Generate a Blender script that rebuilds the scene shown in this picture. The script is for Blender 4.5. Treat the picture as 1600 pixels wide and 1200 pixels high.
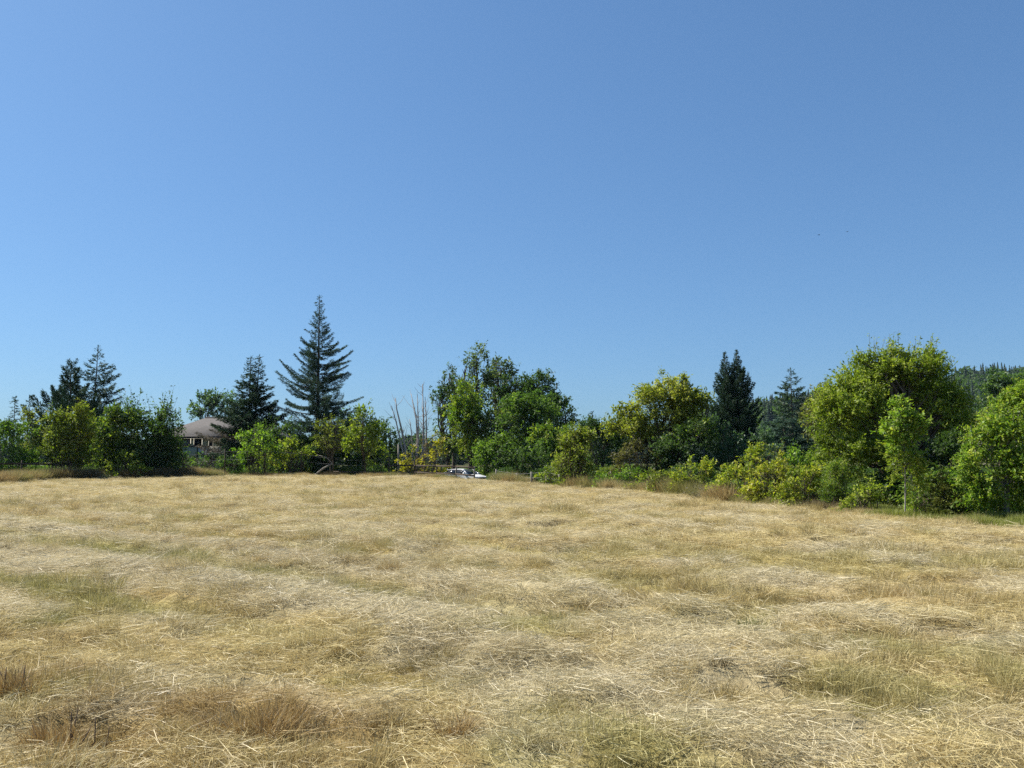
import bpy, math, zlib
import numpy as np
from mathutils import Vector

for o in list(bpy.data.objects):
    bpy.data.objects.remove(o)
S = bpy.context.scene
COL = S.collection
R_ = math.radians

# ------------------------------------------------------------------ camera
FPX = 1256.0                       # focal length in photo pixels (1600 wide)
EYE = 1.6
PITCH = math.atan(115 / FPX)
cam_d = bpy.data.cameras.new('camera')
cam = bpy.data.objects.new('camera', cam_d)
COL.objects.link(cam)
cam.location = (0, 0, EYE)
cam.rotation_euler = (R_(90) + PITCH, 0, 0)
cam_d.sensor_width = 36
cam_d.lens = 36 * FPX / 1600
cam_d.clip_start = 0.1
cam_d.clip_end = 9000
S.camera = cam

# ------------------------------------------------------------------ light
SUN_AZ, SUN_EL = -65, 48           # degrees from the view axis (+Y); left is negative
w = bpy.data.worlds.new('World')
S.world = w
w.use_nodes = True
nt = w.node_tree
bg = nt.nodes['Background']
sky = nt.nodes.new('ShaderNodeTexSky')
sky.sky_type = 'NISHITA'
sky.sun_disc = False
sky.sun_elevation = R_(SUN_EL)
sky.sun_rotation = R_(SUN_AZ)
sky.altitude = 0
sky.air_density = 1.0
sky.dust_density = 0.8
sky.ozone_density = 2.0
gam = nt.nodes.new('ShaderNodeGamma'); gam.inputs[1].default_value = 0.67     # camera-like flattening of the sky's range
tint = nt.nodes.new('ShaderNodeMix'); tint.data_type = 'RGBA'; tint.blend_type = 'MULTIPLY'; tint.inputs[0].default_value = 1
tint.inputs['B'].default_value = (0.99, 1.58, 2.25, 1)
nt.links.new(sky.outputs[0], gam.inputs[0]); nt.links.new(gam.outputs[0], tint.inputs['A'])
nt.links.new(tint.outputs['Result'], bg.inputs[0])
bg.inputs[1].default_value = 0.05
sd = bpy.data.lights.new('sun', 'SUN')
sun = bpy.data.objects.new('sun', sd)
COL.objects.link(sun)
sd.energy = 5.0
sd.angle = R_(0.5)
sd.color = (1.0, 0.95, 0.86)
sv = Vector((math.sin(R_(SUN_AZ)) * math.cos(R_(SUN_EL)), math.cos(R_(SUN_AZ)) * math.cos(R_(SUN_EL)), math.sin(R_(SUN_EL))))
sun.rotation_euler = sv.to_track_quat('Z', 'Y').to_euler()
sun.location = (-30, 10, 40)
S.view_settings.view_transform = 'Standard'
S.view_settings.look = 'None'
S.view_settings.gamma = 1
S.view_settings.exposure = 1.0
S.view_settings.use_curve_mapping = False
S.render.engine = 'CYCLES'
S.cycles.use_denoising = False
S.cycles.max_bounces = 6
S.cycles.diffuse_bounces = 3
S.cycles.glossy_bounces = 2
S.cycles.transmission_bounces = 4
S.cycles.transparent_max_bounces = 8

# ------------------------------------------------------------------ numeric helpers
CP, SP = math.cos(PITCH), math.sin(PITCH)

def at(px, py, Y):
    """world point seen at photo pixel (px,py) at depth Y"""
    u, v = (px - 800) / FPX, (600 - py) / FPX
    t = Y / (CP - v * SP)
    return np.array([u * t, Y, EYE + (SP + v * CP) * t])

def proj(X, Y, Z):
    zc = np.maximum(Y * CP + (Z - EYE) * SP, 0.05)
    yc = -Y * SP + (Z - EYE) * CP
    return 800 + FPX * X / zc, 600 - FPX * yc / zc

_prm = np.random.default_rng(11).random((8, 256, 256))

def vnoise(x, y, s=0):
    x = np.asarray(x, float); y = np.asarray(y, float)
    xi = np.floor(x).astype(int); yi = np.floor(y).astype(int)
    fx = x - xi; fy = y - yi
    fx = fx * fx * (3 - 2 * fx); fy = fy * fy * (3 - 2 * fy)
    P = _prm[s % 8]
    a = P[xi & 255, yi & 255]; b = P[(xi + 1) & 255, yi & 255]
    c = P[xi & 255, (yi + 1) & 255]; d = P[(xi + 1) & 255, (yi + 1) & 255]
    return (a * (1 - fx) + b * fx) * (1 - fy) + (c * (1 - fx) + d * fx) * fy

def fbm(x, y, s=0, o=3):
    r = 0; a = 0.5; n = 0
    for k in range(o):
        r = r + a * vnoise(np.asarray(x) * 2 ** k + 17.3 * k, np.asarray(y) * 2 ** k + 5.1 * k, s + k); n += a; a *= 0.5
    return r / n

def sstep(a, b, x):
    t = np.clip((x - a) / (b - a), 0, 1)
    return t * t * (3 - 2 * t)

def nrm(v):
    return v / np.maximum(np.linalg.norm(v, axis=-1, keepdims=True), 1e-9)

# field edge: photo columns and rows where the mown grass ends
EPX = [-900, -200, 0, 80, 300, 500, 650, 760, 830, 900, 1000, 1100, 1200, 1300, 1420, 1600, 1900, 2600]
EPY = [765, 758, 757, 752, 747, 745, 747, 754, 758, 765, 770, 779, 790, 799, 811, 829, 858, 900]

def edge_d(px):
    py = np.interp(px, EPX, EPY)
    v = (600 - py) / FPX
    return EYE * (CP - v * SP) / -(SP + v * CP)

RPX = [-3000, 600, 880, 1000, 1115, 1200, 1310, 1420, 1520, 1620, 1900, 4000]
RPE = [-6, -6, 16, 30, 38, 48, 68, 86, 99, 106, 130, 130]     # bare ridge, pixels above the horizon at 700 m

def rowf(x, y):
    """parallel mowing rows sweeping from the left edge towards the middle foreground: +1 standing strip, -1 windrow of straw"""
    q = (x * 5.2 + y * 6.8) / 8.56 + .5 * (fbm(x / 5, y / 5, 7, 2) - .5) + .18 * (fbm(x / .7, y / .7, 2, 2) - .5)
    m = (1 - sstep(-.5, 7, x)) * (1 - .6 * sstep(18, 40, y)) * sstep(6.0, 9.0, y) * (.55 + .45 * np.exp(-((q - 6.3) / 2.0) ** 2))
    return np.sin(2 * np.pi * (q - 5.6) / 2.3 - np.pi / 2) * m

def ground(x, y):
    x = np.asarray(x, float); y = np.asarray(y, float)
    yy = np.maximum(y, 0.5)
    px = 800 + FPX * CP * x / yy
    px = np.clip(px, -900, 2600)
    off = y - edge_d(px)
    dropv = np.interp(px, [-900, 780, 950, 2600], [0.92, 0.92, 0.45, 0.4])
    z = -dropv * sstep(0.5, 20, off)
    near = 1 - sstep(60, 90, np.hypot(x, y))
    z = z + near * (0.16 * (fbm(x / 7, y / 5, 1) - .5) + 0.11 * (fbm(x / 1.7, y / 1.1, 2, 2) - .5)) * sstep(-2, 2, y + 1)
    z = z - near * .07 * rowf(x, y)
    z = z + near * 0.28 * (fbm(x / .6, y / .5, 3, 3) - .5) * (1 - .6 * sstep(15, 50, y))
    hill = np.interp(800 + FPX * x / yy, RPX, RPE) * 700 / FPX + 1.6
    z = z + np.maximum(hill + 0.0, 0) * sstep(330, 700, y) * (y > 0)
    z = z + 7 * (fbm(x / 90, y / 90, 4) - .5) * sstep(300, 500, np.hypot(x, y))
    return z

def gpos(px, off=None, d=None):
    Y = edge_d(px) + off if d is None else d
    X = (px - 800) / FPX * Y / CP
    for _ in range(3):
        Z = float(ground(X, Y))
        X = (px - 800) / FPX * (Y * CP + (Z - EYE) * SP)
    return np.array([X, Y, float(ground(X, Y))])

# ------------------------------------------------------------------ object helpers
def mesh_from(name, V, F, mat=None, fattr=None, vattr=None, smooth=False):
    """V (n,3); F list of (m,k) index arrays"""
    me = bpy.data.meshes.new(name)
    V = np.asarray(V, np.float32).reshape(-1, 3)
    F = [np.asarray(f, np.int32) for f in F if len(f)]
    me.vertices.add(len(V)); me.vertices.foreach_set('co', V.ravel())
    nl = sum(f.size for f in F); npoly = sum(len(f) for f in F)
    me.loops.add(nl); me.polygons.add(npoly)
    me.loops.foreach_set('vertex_index', np.concatenate([f.ravel() for f in F]))
    tot = np.concatenate([np.full(len(f), f.shape[1], np.int32) for f in F])
    st = np.concatenate([[0], np.cumsum(tot)[:-1]]).astype(np.int32)
    me.polygons.foreach_set('loop_start', st)
    me.polygons.foreach_set('loop_total', tot)
    if smooth:
        me.polygons.foreach_set('use_smooth', np.ones(npoly, bool))
    for k, a in (fattr or {}).items():
        at_ = me.attributes.new(k, 'FLOAT', 'FACE'); at_.data.foreach_set('value', np.asarray(a, np.float32))
    for k, a in (vattr or {}).items():
        at_ = me.attributes.new(k, 'FLOAT', 'POINT'); at_.data.foreach_set('value', np.asarray(a, np.float32))
    me.update(calc_edges=True)
    if mat:
        me.materials.append(mat)
    return me

def link(name, me, parent=None, **props):
    o = bpy.data.objects.new(name, me)
    COL.objects.link(o)
    if parent:
        o.parent = parent
    for k, v in props.items():
        if v is not None:
            o[k] = v
    return o

def thing(name, label, cat, loc, group=None, rz=0):
    o = link(name, None, None, label=label, category=cat, group=group)
    o.location = [float(c) for c in loc]
    o.rotation_euler = (0, 0, rz)
    o.empty_display_size = 0.3
    return o

class MB:
    """collects boxes, tubes, prisms into one mesh"""
    def __init__(s):
        s.V = []; s.Q = []; s.T = []; s.n = 0
    def add(s, V, Q=(), T=()):
        V = np.asarray(V, float).reshape(-1, 3)
        if len(Q): s.Q.append(np.asarray(Q) + s.n)
        if len(T): s.T.append(np.asarray(T) + s.n)
        s.V.append(V); s.n += len(V)
    def box(s, x0, x1, y0, y1, z0, z1):
        V = [(x, y, z) for z in (z0, z1) for y in (y0, y1) for x in (x0, x1)]
        s.add(V, [(0, 2, 3, 1), (4, 5, 7, 6), (0, 1, 5, 4), (2, 6, 7, 3), (0, 4, 6, 2), (1, 3, 7, 5)])
        return s
    def beam(s, a, b, wd, ht):
        a = np.array(a, float); b = np.array(b, float)
        d = nrm(b - a); up = np.array([0, 0, 1.]) if abs(d[2]) < .9 else np.array([0, 1., 0])
        sd_ = nrm(np.cross(d, up)); u2 = np.cross(sd_, d)
        V = [p + sx * sd_ * wd / 2 + sz * u2 * ht / 2 for p in (a, b) for sz in (-1, 1) for sx in (-1, 1)]
        s.add(V, [(0, 1, 3, 2), (4, 6, 7, 5), (0, 4, 5, 1), (2, 3, 7, 6), (0, 2, 6, 4), (1, 5, 7, 3)])
        return s
    def tube(s, P, Rr, k=6, cap=True):
        P = np.asarray(P, float); n = len(P)
        Rr = np.broadcast_to(Rr, (n,))
        D = np.gradient(P, axis=0); D = nrm(D)
        ref = np.array([0.31, 0.95, 0.05]) if abs(D[:, 2]).mean() > .5 else np.array([0.05, .1, 1.])
        A = nrm(np.cross(D, ref)); B = np.cross(D, A)
        th = np.arange(k) * 2 * np.pi / k
        V = P[:, None] + Rr[:, None, None] * (np.cos(th)[None, :, None] * A[:, None] + np.sin(th)[None, :, None] * B[:, None])
        i = np.arange(n - 1)[:, None] * k; j = np.arange(k)[None]; j2 = (j + 1) % k
        Q = np.stack([i + j, i + j2, i + k + j2, i + k + j], -1).reshape(-1, 4)
        T = []
        V = V.reshape(-1, 3)
        if cap:
            V = np.vstack([V, P[-1:], P[:1]])
            T = [((n - 1) * k + q, (n - 1) * k + (q + 1) % k, n * k) for q in range(k)] + [((q + 1) % k, q, n * k + 1) for q in range(k)]
        s.add(V, Q, T)
        return s
    def prism(s, poly, y0, y1, inset=0):
        """polygon in xz extruded along y"""
        n = len(poly)
        V = [(x, y0, z) for x, z in poly] + [(x, y1, z) for x, z in poly]
        Q = [(i, (i + 1) % n, n + (i + 1) % n, n + i) for i in range(n)]
        s.add(V, Q)
        c0 = np.mean(poly, 0)
        V2 = V + [(c0[0], y0, c0[1]), (c0[0], y1, c0[1])]
        s.add(V2, [], [((i + 1) % n, i, 2 * n) for i in range(n)] + [(n + i, n + (i + 1) % n, 2 * n + 1) for i in range(n)])
        return s
    def mesh(s, name, mat, smooth=False):
        return mesh_from(name, np.vstack(s.V), ([np.vstack(s.Q)] if s.Q else []) + ([np.vstack(s.T)] if s.T else []), mat, smooth=smooth)
    def build(s, name, mat, parent=None, smooth=False, **props):
        return link(name, s.mesh(name, mat, smooth), parent, **props)

# ------------------------------------------------------------------ materials
MATS = {}

def ramp_node(nt, stops):
    r = nt.nodes.new('ShaderNodeValToRGB')
    e = r.color_ramp.elements
    while len(e) < len(stops):
        e.new(0.5)
    for q, (p, c) in zip(e, stops):
        q.position = p; q.color = (*c, 1)
    return r

def leaf_mat(key, cols, trans=0.45, gloss=0.014, tcol=(1.2, 1.35, 0.5)):
    if key in MATS:
        return MATS[key]
    m = bpy.data.materials.new(key); m.use_nodes = True
    t = m.node_tree; t.nodes.clear()
    out = t.nodes.new('ShaderNodeOutputMaterial')
    a = t.nodes.new('ShaderNodeAttribute'); a.attribute_name = 'tone'
    n = len(cols)
    r = ramp_node(t, [(i / (n - 1), c) for i, c in enumerate(cols)])
    t.links.new(a.outputs['Fac'], r.inputs[0])
    df = t.nodes.new('ShaderNodeBsdfDiffuse')
    tr = t.nodes.new('ShaderNodeBsdfTranslucent')
    mul = t.nodes.new('ShaderNodeMix'); mul.data_type = 'RGBA'; mul.blend_type = 'MULTIPLY'; mul.inputs[0].default_value = 1
    mul.inputs['B'].default_value = (*tcol, 1)
    mul.clamp_result = True
    t.links.new(r.outputs[0], mul.inputs['A'])
    t.links.new(r.outputs[0], df.inputs[0]); t.links.new(mul.outputs['Result'], tr.inputs[0])
    mx = t.nodes.new('ShaderNodeMixShader'); mx.inputs[0].default_value = trans
    t.links.new(df.outputs[0], mx.inputs[1]); t.links.new(tr.outputs[0], mx.inputs[2])
    gl = t.nodes.new('ShaderNodeBsdfGlossy'); gl.inputs['Roughness'].default_value = 0.5
    gl.inputs[0].default_value = (1, 1, 1, 1)
    m2 = t.nodes.new('ShaderNodeMixShader'); m2.inputs[0].default_value = gloss
    t.links.new(mx.outputs[0], m2.inputs[1]); t.links.new(gl.outputs[0], m2.inputs[2])
    t.links.new(m2.outputs[0], out.inputs[0])
    MATS[key] = m
    return m

def simple_mat(key, c1, c2, scale=6, rough=0.9, bump=0.0, stretch=(1, 1, 1), metallic=0.0, spec=0.3):
    if key in MATS:
        return MATS[key]
    m = bpy.data.materials.new(key); m.use_nodes = True
    t = m.node_tree; b = t.nodes['Principled BSDF']
    tc = t.nodes.new('ShaderNodeTexCoord'); mp = t.nodes.new('ShaderNodeMapping'); mp.inputs['Scale'].default_value = stretch
    nz = t.nodes.new('ShaderNodeTexNoise'); nz.inputs['Scale'].default_value = scale; nz.inputs['Detail'].default_value = 5
    t.links.new(tc.outputs['Object'], mp.inputs[0]); t.links.new(mp.outputs[0], nz.inputs['Vector'])
    r = ramp_node(t, [(0.3, c1), (0.7, c2)])
    t.links.new(nz.outputs[0], r.inputs[0]); t.links.new(r.outputs[0], b.inputs['Base Color'])
    b.inputs['Roughness'].default_value = rough; b.inputs['Metallic'].default_value = metallic
    b.inputs['Specular IOR Level'].default_value = spec
    if bump:
        bp = t.nodes.new('ShaderNodeBump'); bp.inputs['Strength'].default_value = bump; bp.inputs['Distance'].default_value = 0.03
        t.links.new(nz.outputs[0], bp.inputs['Height']); t.links.new(bp.outputs[0], b.inputs['Normal'])
    MATS[key] = m
    return m

BARK = simple_mat('bark_brown', (0.05, 0.038, 0.027), (0.13, 0.10, 0.075), 9, .95, .6, (1, 1, .25))
BARKG = simple_mat('bark_grey', (0.16, 0.145, 0.125), (0.30, 0.28, 0.25), 9, .95, .5, (1, 1, .25))
BARKP = simple_mat('bark_bleached', (0.26, 0.22, 0.19), (0.46, 0.41, 0.37), 8, .9, .4, (1, 1, .25))
WOOD = simple_mat('wood_weathered', (0.13, 0.12, 0.10), (0.28, 0.26, 0.22), 8, .9, .4, (4, 4, .4))
WOODB = simple_mat('wood_brown', (0.035, 0.025, 0.018), (0.075, 0.055, 0.04), 8, .9, .4, (4, 4, .4))

PAL = {
    'yellowgreen': [(0.0936, 0.1413, 0.0198), (0.1872, 0.2473, 0.0308), (0.2925, 0.3356, 0.0495), (0.4212, 0.4239, 0.088)],
    'limegreen': [(0.0741, 0.1453, 0.0198), (0.1358, 0.2325, 0.0286), (0.2223, 0.3255, 0.0462), (0.3458, 0.4185, 0.088)],
    'brightyellow': [(0.1552, 0.176, 0.0234), (0.2691, 0.2795, 0.0364), (0.3933, 0.3726, 0.0455), (0.4761, 0.4347, 0.078)],
    'midgreen': [(0.0504, 0.1003, 0.02), (0.084, 0.1534, 0.028), (0.132, 0.2065, 0.04), (0.204, 0.2714, 0.07)],
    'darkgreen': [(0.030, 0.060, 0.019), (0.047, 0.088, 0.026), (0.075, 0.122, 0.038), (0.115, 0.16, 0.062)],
    'bluegreen': [(0.040, 0.078, 0.046), (0.06, 0.11, 0.065), (0.09, 0.145, 0.085), (0.13, 0.19, 0.12)],
    'olive': [(0.0747, 0.0978, 0.02), (0.1265, 0.1552, 0.032), (0.1898, 0.207, 0.05), (0.253, 0.2587, 0.085)],
    'willow': [(0.0878, 0.1365, 0.018), (0.1553, 0.2145, 0.026), (0.2362, 0.286, 0.042), (0.3375, 0.3575, 0.075)],
    'brown': [(0.065, 0.06, 0.032), (0.105, 0.095, 0.048), (0.14, 0.13, 0.065), (0.12, 0.135, 0.045)],
    'amber': [(0.154, 0.154, 0.016), (0.275, 0.253, 0.025), (0.374, 0.319, 0.03), (0.418, 0.374, 0.06)],
    'maple': [(0.1013, 0.13, 0.0198), (0.1972, 0.2276, 0.033), (0.2985, 0.3088, 0.055), (0.4051, 0.4009, 0.099)],
    'poplar': [(0.055, 0.085, 0.040), (0.085, 0.125, 0.055), (0.125, 0.165, 0.08), (0.18, 0.215, 0.12)],
    'fir': [(0.020, 0.045, 0.027), (0.034, 0.068, 0.038), (0.055, 0.095, 0.053), (0.08, 0.125, 0.072)],
    'forest': [(0.013, 0.030, 0.018), (0.021, 0.044, 0.025), (0.034, 0.06, 0.034), (0.05, 0.082, 0.048)],
    'cedar': [(0.026, 0.056, 0.042), (0.043, 0.084, 0.060), (0.067, 0.117, 0.082), (0.095, 0.15, 0.105)],
    'deadneedle': [(0.07, 0.06, 0.048), (0.105, 0.09, 0.07), (0.14, 0.12, 0.095), (0.08, 0.085, 0.06)],
    'twig': [(0.10, 0.085, 0.07), (0.16, 0.14, 0.12), (0.22, 0.20, 0.17), (0.14, 0.13, 0.09)],
    'russet': [(0.08, 0.045, 0.025), (0.13, 0.075, 0.04), (0.11, 0.095, 0.035), (0.08, 0.095, 0.035)],
}

def pal(k):
    return leaf_mat('foliage_' + k, PAL[k])

NEEDLE = lambda k: leaf_mat('needle_' + k, PAL[k], trans=0.15, gloss=0.012, tcol=(1.2, 1.2, .8))

# ------------------------------------------------------------------ vegetation builders
def leaf_geo(c, d, n, L, W):
    d = nrm(d); s = nrm(np.cross(d, n)); n2 = np.cross(s, d)
    L = L[:, None]; W = W[:, None]
    return np.stack([c, c + d * L * .45 + s * W * .5 + n2 * W * .18, c + d * L, c + d * L * .45 - s * W * .5 + n2 * W * .18], 1)

def leaf_mesh(name, V4, tone, mat):
    N = len(V4)
    F = np.arange(N * 4, dtype=np.int32).reshape(N, 4)
    return mesh_from(name, V4.reshape(-1, 3), [F], mat, fattr={'tone': np.clip(tone, 0, 1)})

def curve_pts(a, b, rng, n=5, bend=0.12, sag=0.0):
    a = np.asarray(a, float); b = np.asarray(b, float)
    t = np.linspace(0, 1, n)[:, None]
    L = np.linalg.norm(b - a)
    k1 = rng.normal(size=3) * bend * L
    P = a + (b - a) * t + k1 * np.sin(np.pi * t) + np.array([0, 0, 1.]) * sag * L * np.sin(np.pi * t)
    return P

TRI = [0]

def plant(name, label, cat, px, lobes, palette, off=None, d=None, seed=None, leaf=None, lai=3.2, group=None,
          up=0.5, twig=0.9, trunk_r=0.0, trunk_h=None, bark=None, sub=9, gap=0.30, whips=0, whip_l=1.2, droop=0.25,
          leaf_ar=0.5, twigs_vis=60, zcut=0.0, dscale=0.9, second=None, air=False):
    """broad-leaved tree or shrub: lobes are (px,py,rx,ry) ellipses of the crown as seen at the plant's own distance"""
    rng = np.random.default_rng(zlib.crc32(label.encode()) if seed is None else seed)
    base = gpos(px, off, d)
    Y = base[1]; s = Y / FPX
    root = thing(name, label, cat, base, group)
    if leaf is None:
        leaf = max(0.05, 2.5 * Y / 804)
    core, subs = [], []
    for lb in lobes:
        lx, ly, rx, ry = lb[:4]
        dy = lb[4] if len(lb) > 4 else 0.0
        c = at(lx, ly, Y) - base; c[1] += dy
        r = np.array([rx * s, dscale * (rx + ry) / 2 * s, ry * s])
        core.append((c, r))
        for k in range(sub):
            v = nrm(rng.normal(size=3)); v[2] = v[2] if v[2] > -.6 else -v[2]
            q = rng.uniform(.25, .45)
            subs.append((c + v * r * rng.uniform(.60, .86), r * q * rng.uniform(.8, 1.25, 3)))
        subs.append((c, r * .72))
    if cat != 'tree' and not air:
        lo = min(c[2] - r[2] for c, r in core)
        wide = max(c[0] + r[0] for c, r in core) - min(c[0] - r[0] for c, r in core)
        mx_ = np.mean([c[0] for c, r in core])
        zl = max(.25, lo + .3 * max(r[2] for c, r in core))
        for k in range(7):
            q = np.array([mx_ + rng.uniform(-.40, .40) * wide, rng.normal(0, .15 * wide), zl * rng.uniform(.25, .7)])
            subs.append((q, np.array([wide * .2, wide * .2, zl * .6])))
    # number of twigs from projected leaf area
    area = sum(math.pi * r[0] * r[2] for c, r in core)
    la = 0.5 * leaf * leaf * leaf_ar
    N = int(min(90000, lai * area * 1.5 / la))
    per = 14
    nt_ = max(12, N // per)
    wts = np.array([r[0] * r[2] for c, r in subs]) * rng.uniform(.35, 1.6, len(subs)); stone = rng.normal(0, .13, len(subs)); ssize = rng.uniform(.78, 1.3, len(subs)); wts = wts / wts.sum()
    pick = rng.choice(len(subs), nt_, p=wts)
    C = np.array([subs[i][0] for i in pick]); RR = np.array([subs[i][1] for i in pick])
    v = nrm(rng.normal(size=(nt_, 3)))
    rad = rng.random(nt_) ** 0.42
    P = C + v * RR * rad[:, None]
    # holes in the crown
    f = 1.1 / max(0.3, np.mean([r.mean() for c, r in core]) * .42)
    g3 = vnoise(P[:, 0] * f + 40, P[:, 2] * f + 40 + P[:, 1] * f * .7, seed or 3)
    keep = (g3 > gap * rng.uniform(.6, 1.2, nt_)) & (P[:, 2] > zcut)
    P = P[keep]; v = v[keep]; C = C[keep]; RR = RR[keep]; pick = pick[keep]
    cc = np.mean([c for c, r in core], 0)
    outd = nrm(P - cc)
    tdir = nrm(v * .55 + outd * .5 + np.array([0, 0, up]) + rng.normal(size=P.shape) * .35)
    tl = twig * leaf * 4.6 * rng.uniform(.5, 1.3, len(P))
    ttone = rng.normal(0.42, 0.15, len(P)) + stone[pick]; tsz = ssize[pick] * rng.uniform(.8, 1.25, len(P))
    if whips:
        topmost = np.argsort(-P[:, 2] - rng.random(len(P)) * P[:, 2].max() * .35)[:whips]
        tl[topmost] = whip_l * rng.uniform(.5, 1.1, len(topmost))
        tdir[topmost] = nrm(outd[topmost] * .5 + np.array([0, 0, 1.2]) + rng.normal(size=(len(topmost), 3)) * .25)
    # leaves on twigs
    k = np.full(len(P), per)
    idx = np.repeat(np.arange(len(P)), k)
    t = rng.random(len(idx))
    sag = np.array([0, 0, -1.]) * (t ** 2 * tl[idx] * droop)[:, None]
    c = P[idx] + tdir[idx] * (t * tl[idx])[:, None] + sag + rng.normal(size=(len(idx), 3)) * leaf * .35
    ld = nrm(tdir[idx] * .5 + rng.normal(size=(len(idx), 3)) * .75 + np.array([0, 0, -.25]))
    ln = nrm(rng.normal(size=(len(idx), 3)) * .8 + np.array([0, 0, .75]) + outd[idx] * .35)
    L = leaf * tsz[idx] * rng.uniform(.6, 1.35, len(idx)); W = L * leaf_ar * rng.uniform(.75, 1.2, len(idx))
    ok = c[:, 2] > zcut * .5 + 0.03
    V4 = leaf_geo(c[ok], ld[ok], ln[ok], L[ok], W[ok])
    tone = (ttone[idx] + rng.normal(0, .16, len(idx)))[ok]
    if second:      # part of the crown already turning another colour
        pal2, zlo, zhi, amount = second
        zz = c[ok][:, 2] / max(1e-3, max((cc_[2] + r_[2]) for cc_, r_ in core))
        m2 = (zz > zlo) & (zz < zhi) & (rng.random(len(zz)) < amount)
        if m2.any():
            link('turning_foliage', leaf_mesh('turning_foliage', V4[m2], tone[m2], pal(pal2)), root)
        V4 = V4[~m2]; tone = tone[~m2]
    TRI[0] += 2 * len(tone)
    is_tree = cat == 'tree'
    link('crown' if is_tree else 'foliage', leaf_mesh('crown', V4, tone, pal(palette)), root)
    # wood
    mb = MB()
    H = max(c[2] + r[2] for c, r in core)
    if is_tree:
        tr = trunk_r or max(.06, H * .022)
        th = (trunk_h if trunk_h is not None else .35) * H
        top = np.array([cc[0] * .6, cc[1] * .6, th])
        P0 = curve_pts((0, 0, -.25), top, rng, 6, .03)
        mb.tube(P0, np.linspace(tr * 1.25, tr * .75, 6), 8)
        for c_, r_ in core:
            a = P0[rng.integers(3, 6)]
            tip = c_ + np.array([0, 0, r_[2] * .55])
            Pl = curve_pts(a, tip, rng, 6, .08, .03)
            mb.tube(Pl, np.linspace(tr * .5, tr * .1, 6), 6)
            for c2, r2 in subs:
                if np.linalg.norm((c2 - c_) / r_) < 1.0 and rng.random() < .85:
                    b = Pl[rng.integers(1, 5)]
                    mb.tube(curve_pts(b, c2, rng, 5, .1, .05), np.linspace(tr * .22, tr * .05, 5), 5)
    else:
        tr = trunk_r or .022
        for c2, r2 in subs:
            a = np.array([rng.normal(0, .12), rng.normal(0, .12), -.12])
            a[0] += c2[0] * .55; a[1] += c2[1] * .55
            mb.tube(curve_pts(a, c2, rng, 5, .08, .03), np.linspace(tr, tr * .35, 5), 5)
    for i in rng.choice(len(P), min(twigs_vis, len(P)), replace=False):
        b = P[i] - tdir[i] * tl[i] * .8
        mb.tube(np.stack([b, P[i], P[i] + tdir[i] * tl[i] * .95 + [0, 0, -tl[i] * droop * .9]]), [max(.006, leaf * .05), max(.005, leaf * .04), .003], 3, False)
    if whips:
        for i in topmost:
            mb.tube(np.stack([P[i], P[i] + tdir[i] * tl[i] * .5 + [0, 0, -tl[i] * droop * .25], P[i] + tdir[i] * tl[i] + [0, 0, -tl[i] * droop]]), [max(.008, leaf * .06), max(.006, leaf * .05), .004], 3, False)
    mb.build('trunk' if is_tree else 'stem', bark or BARK, root, smooth=True)
    return root

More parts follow.
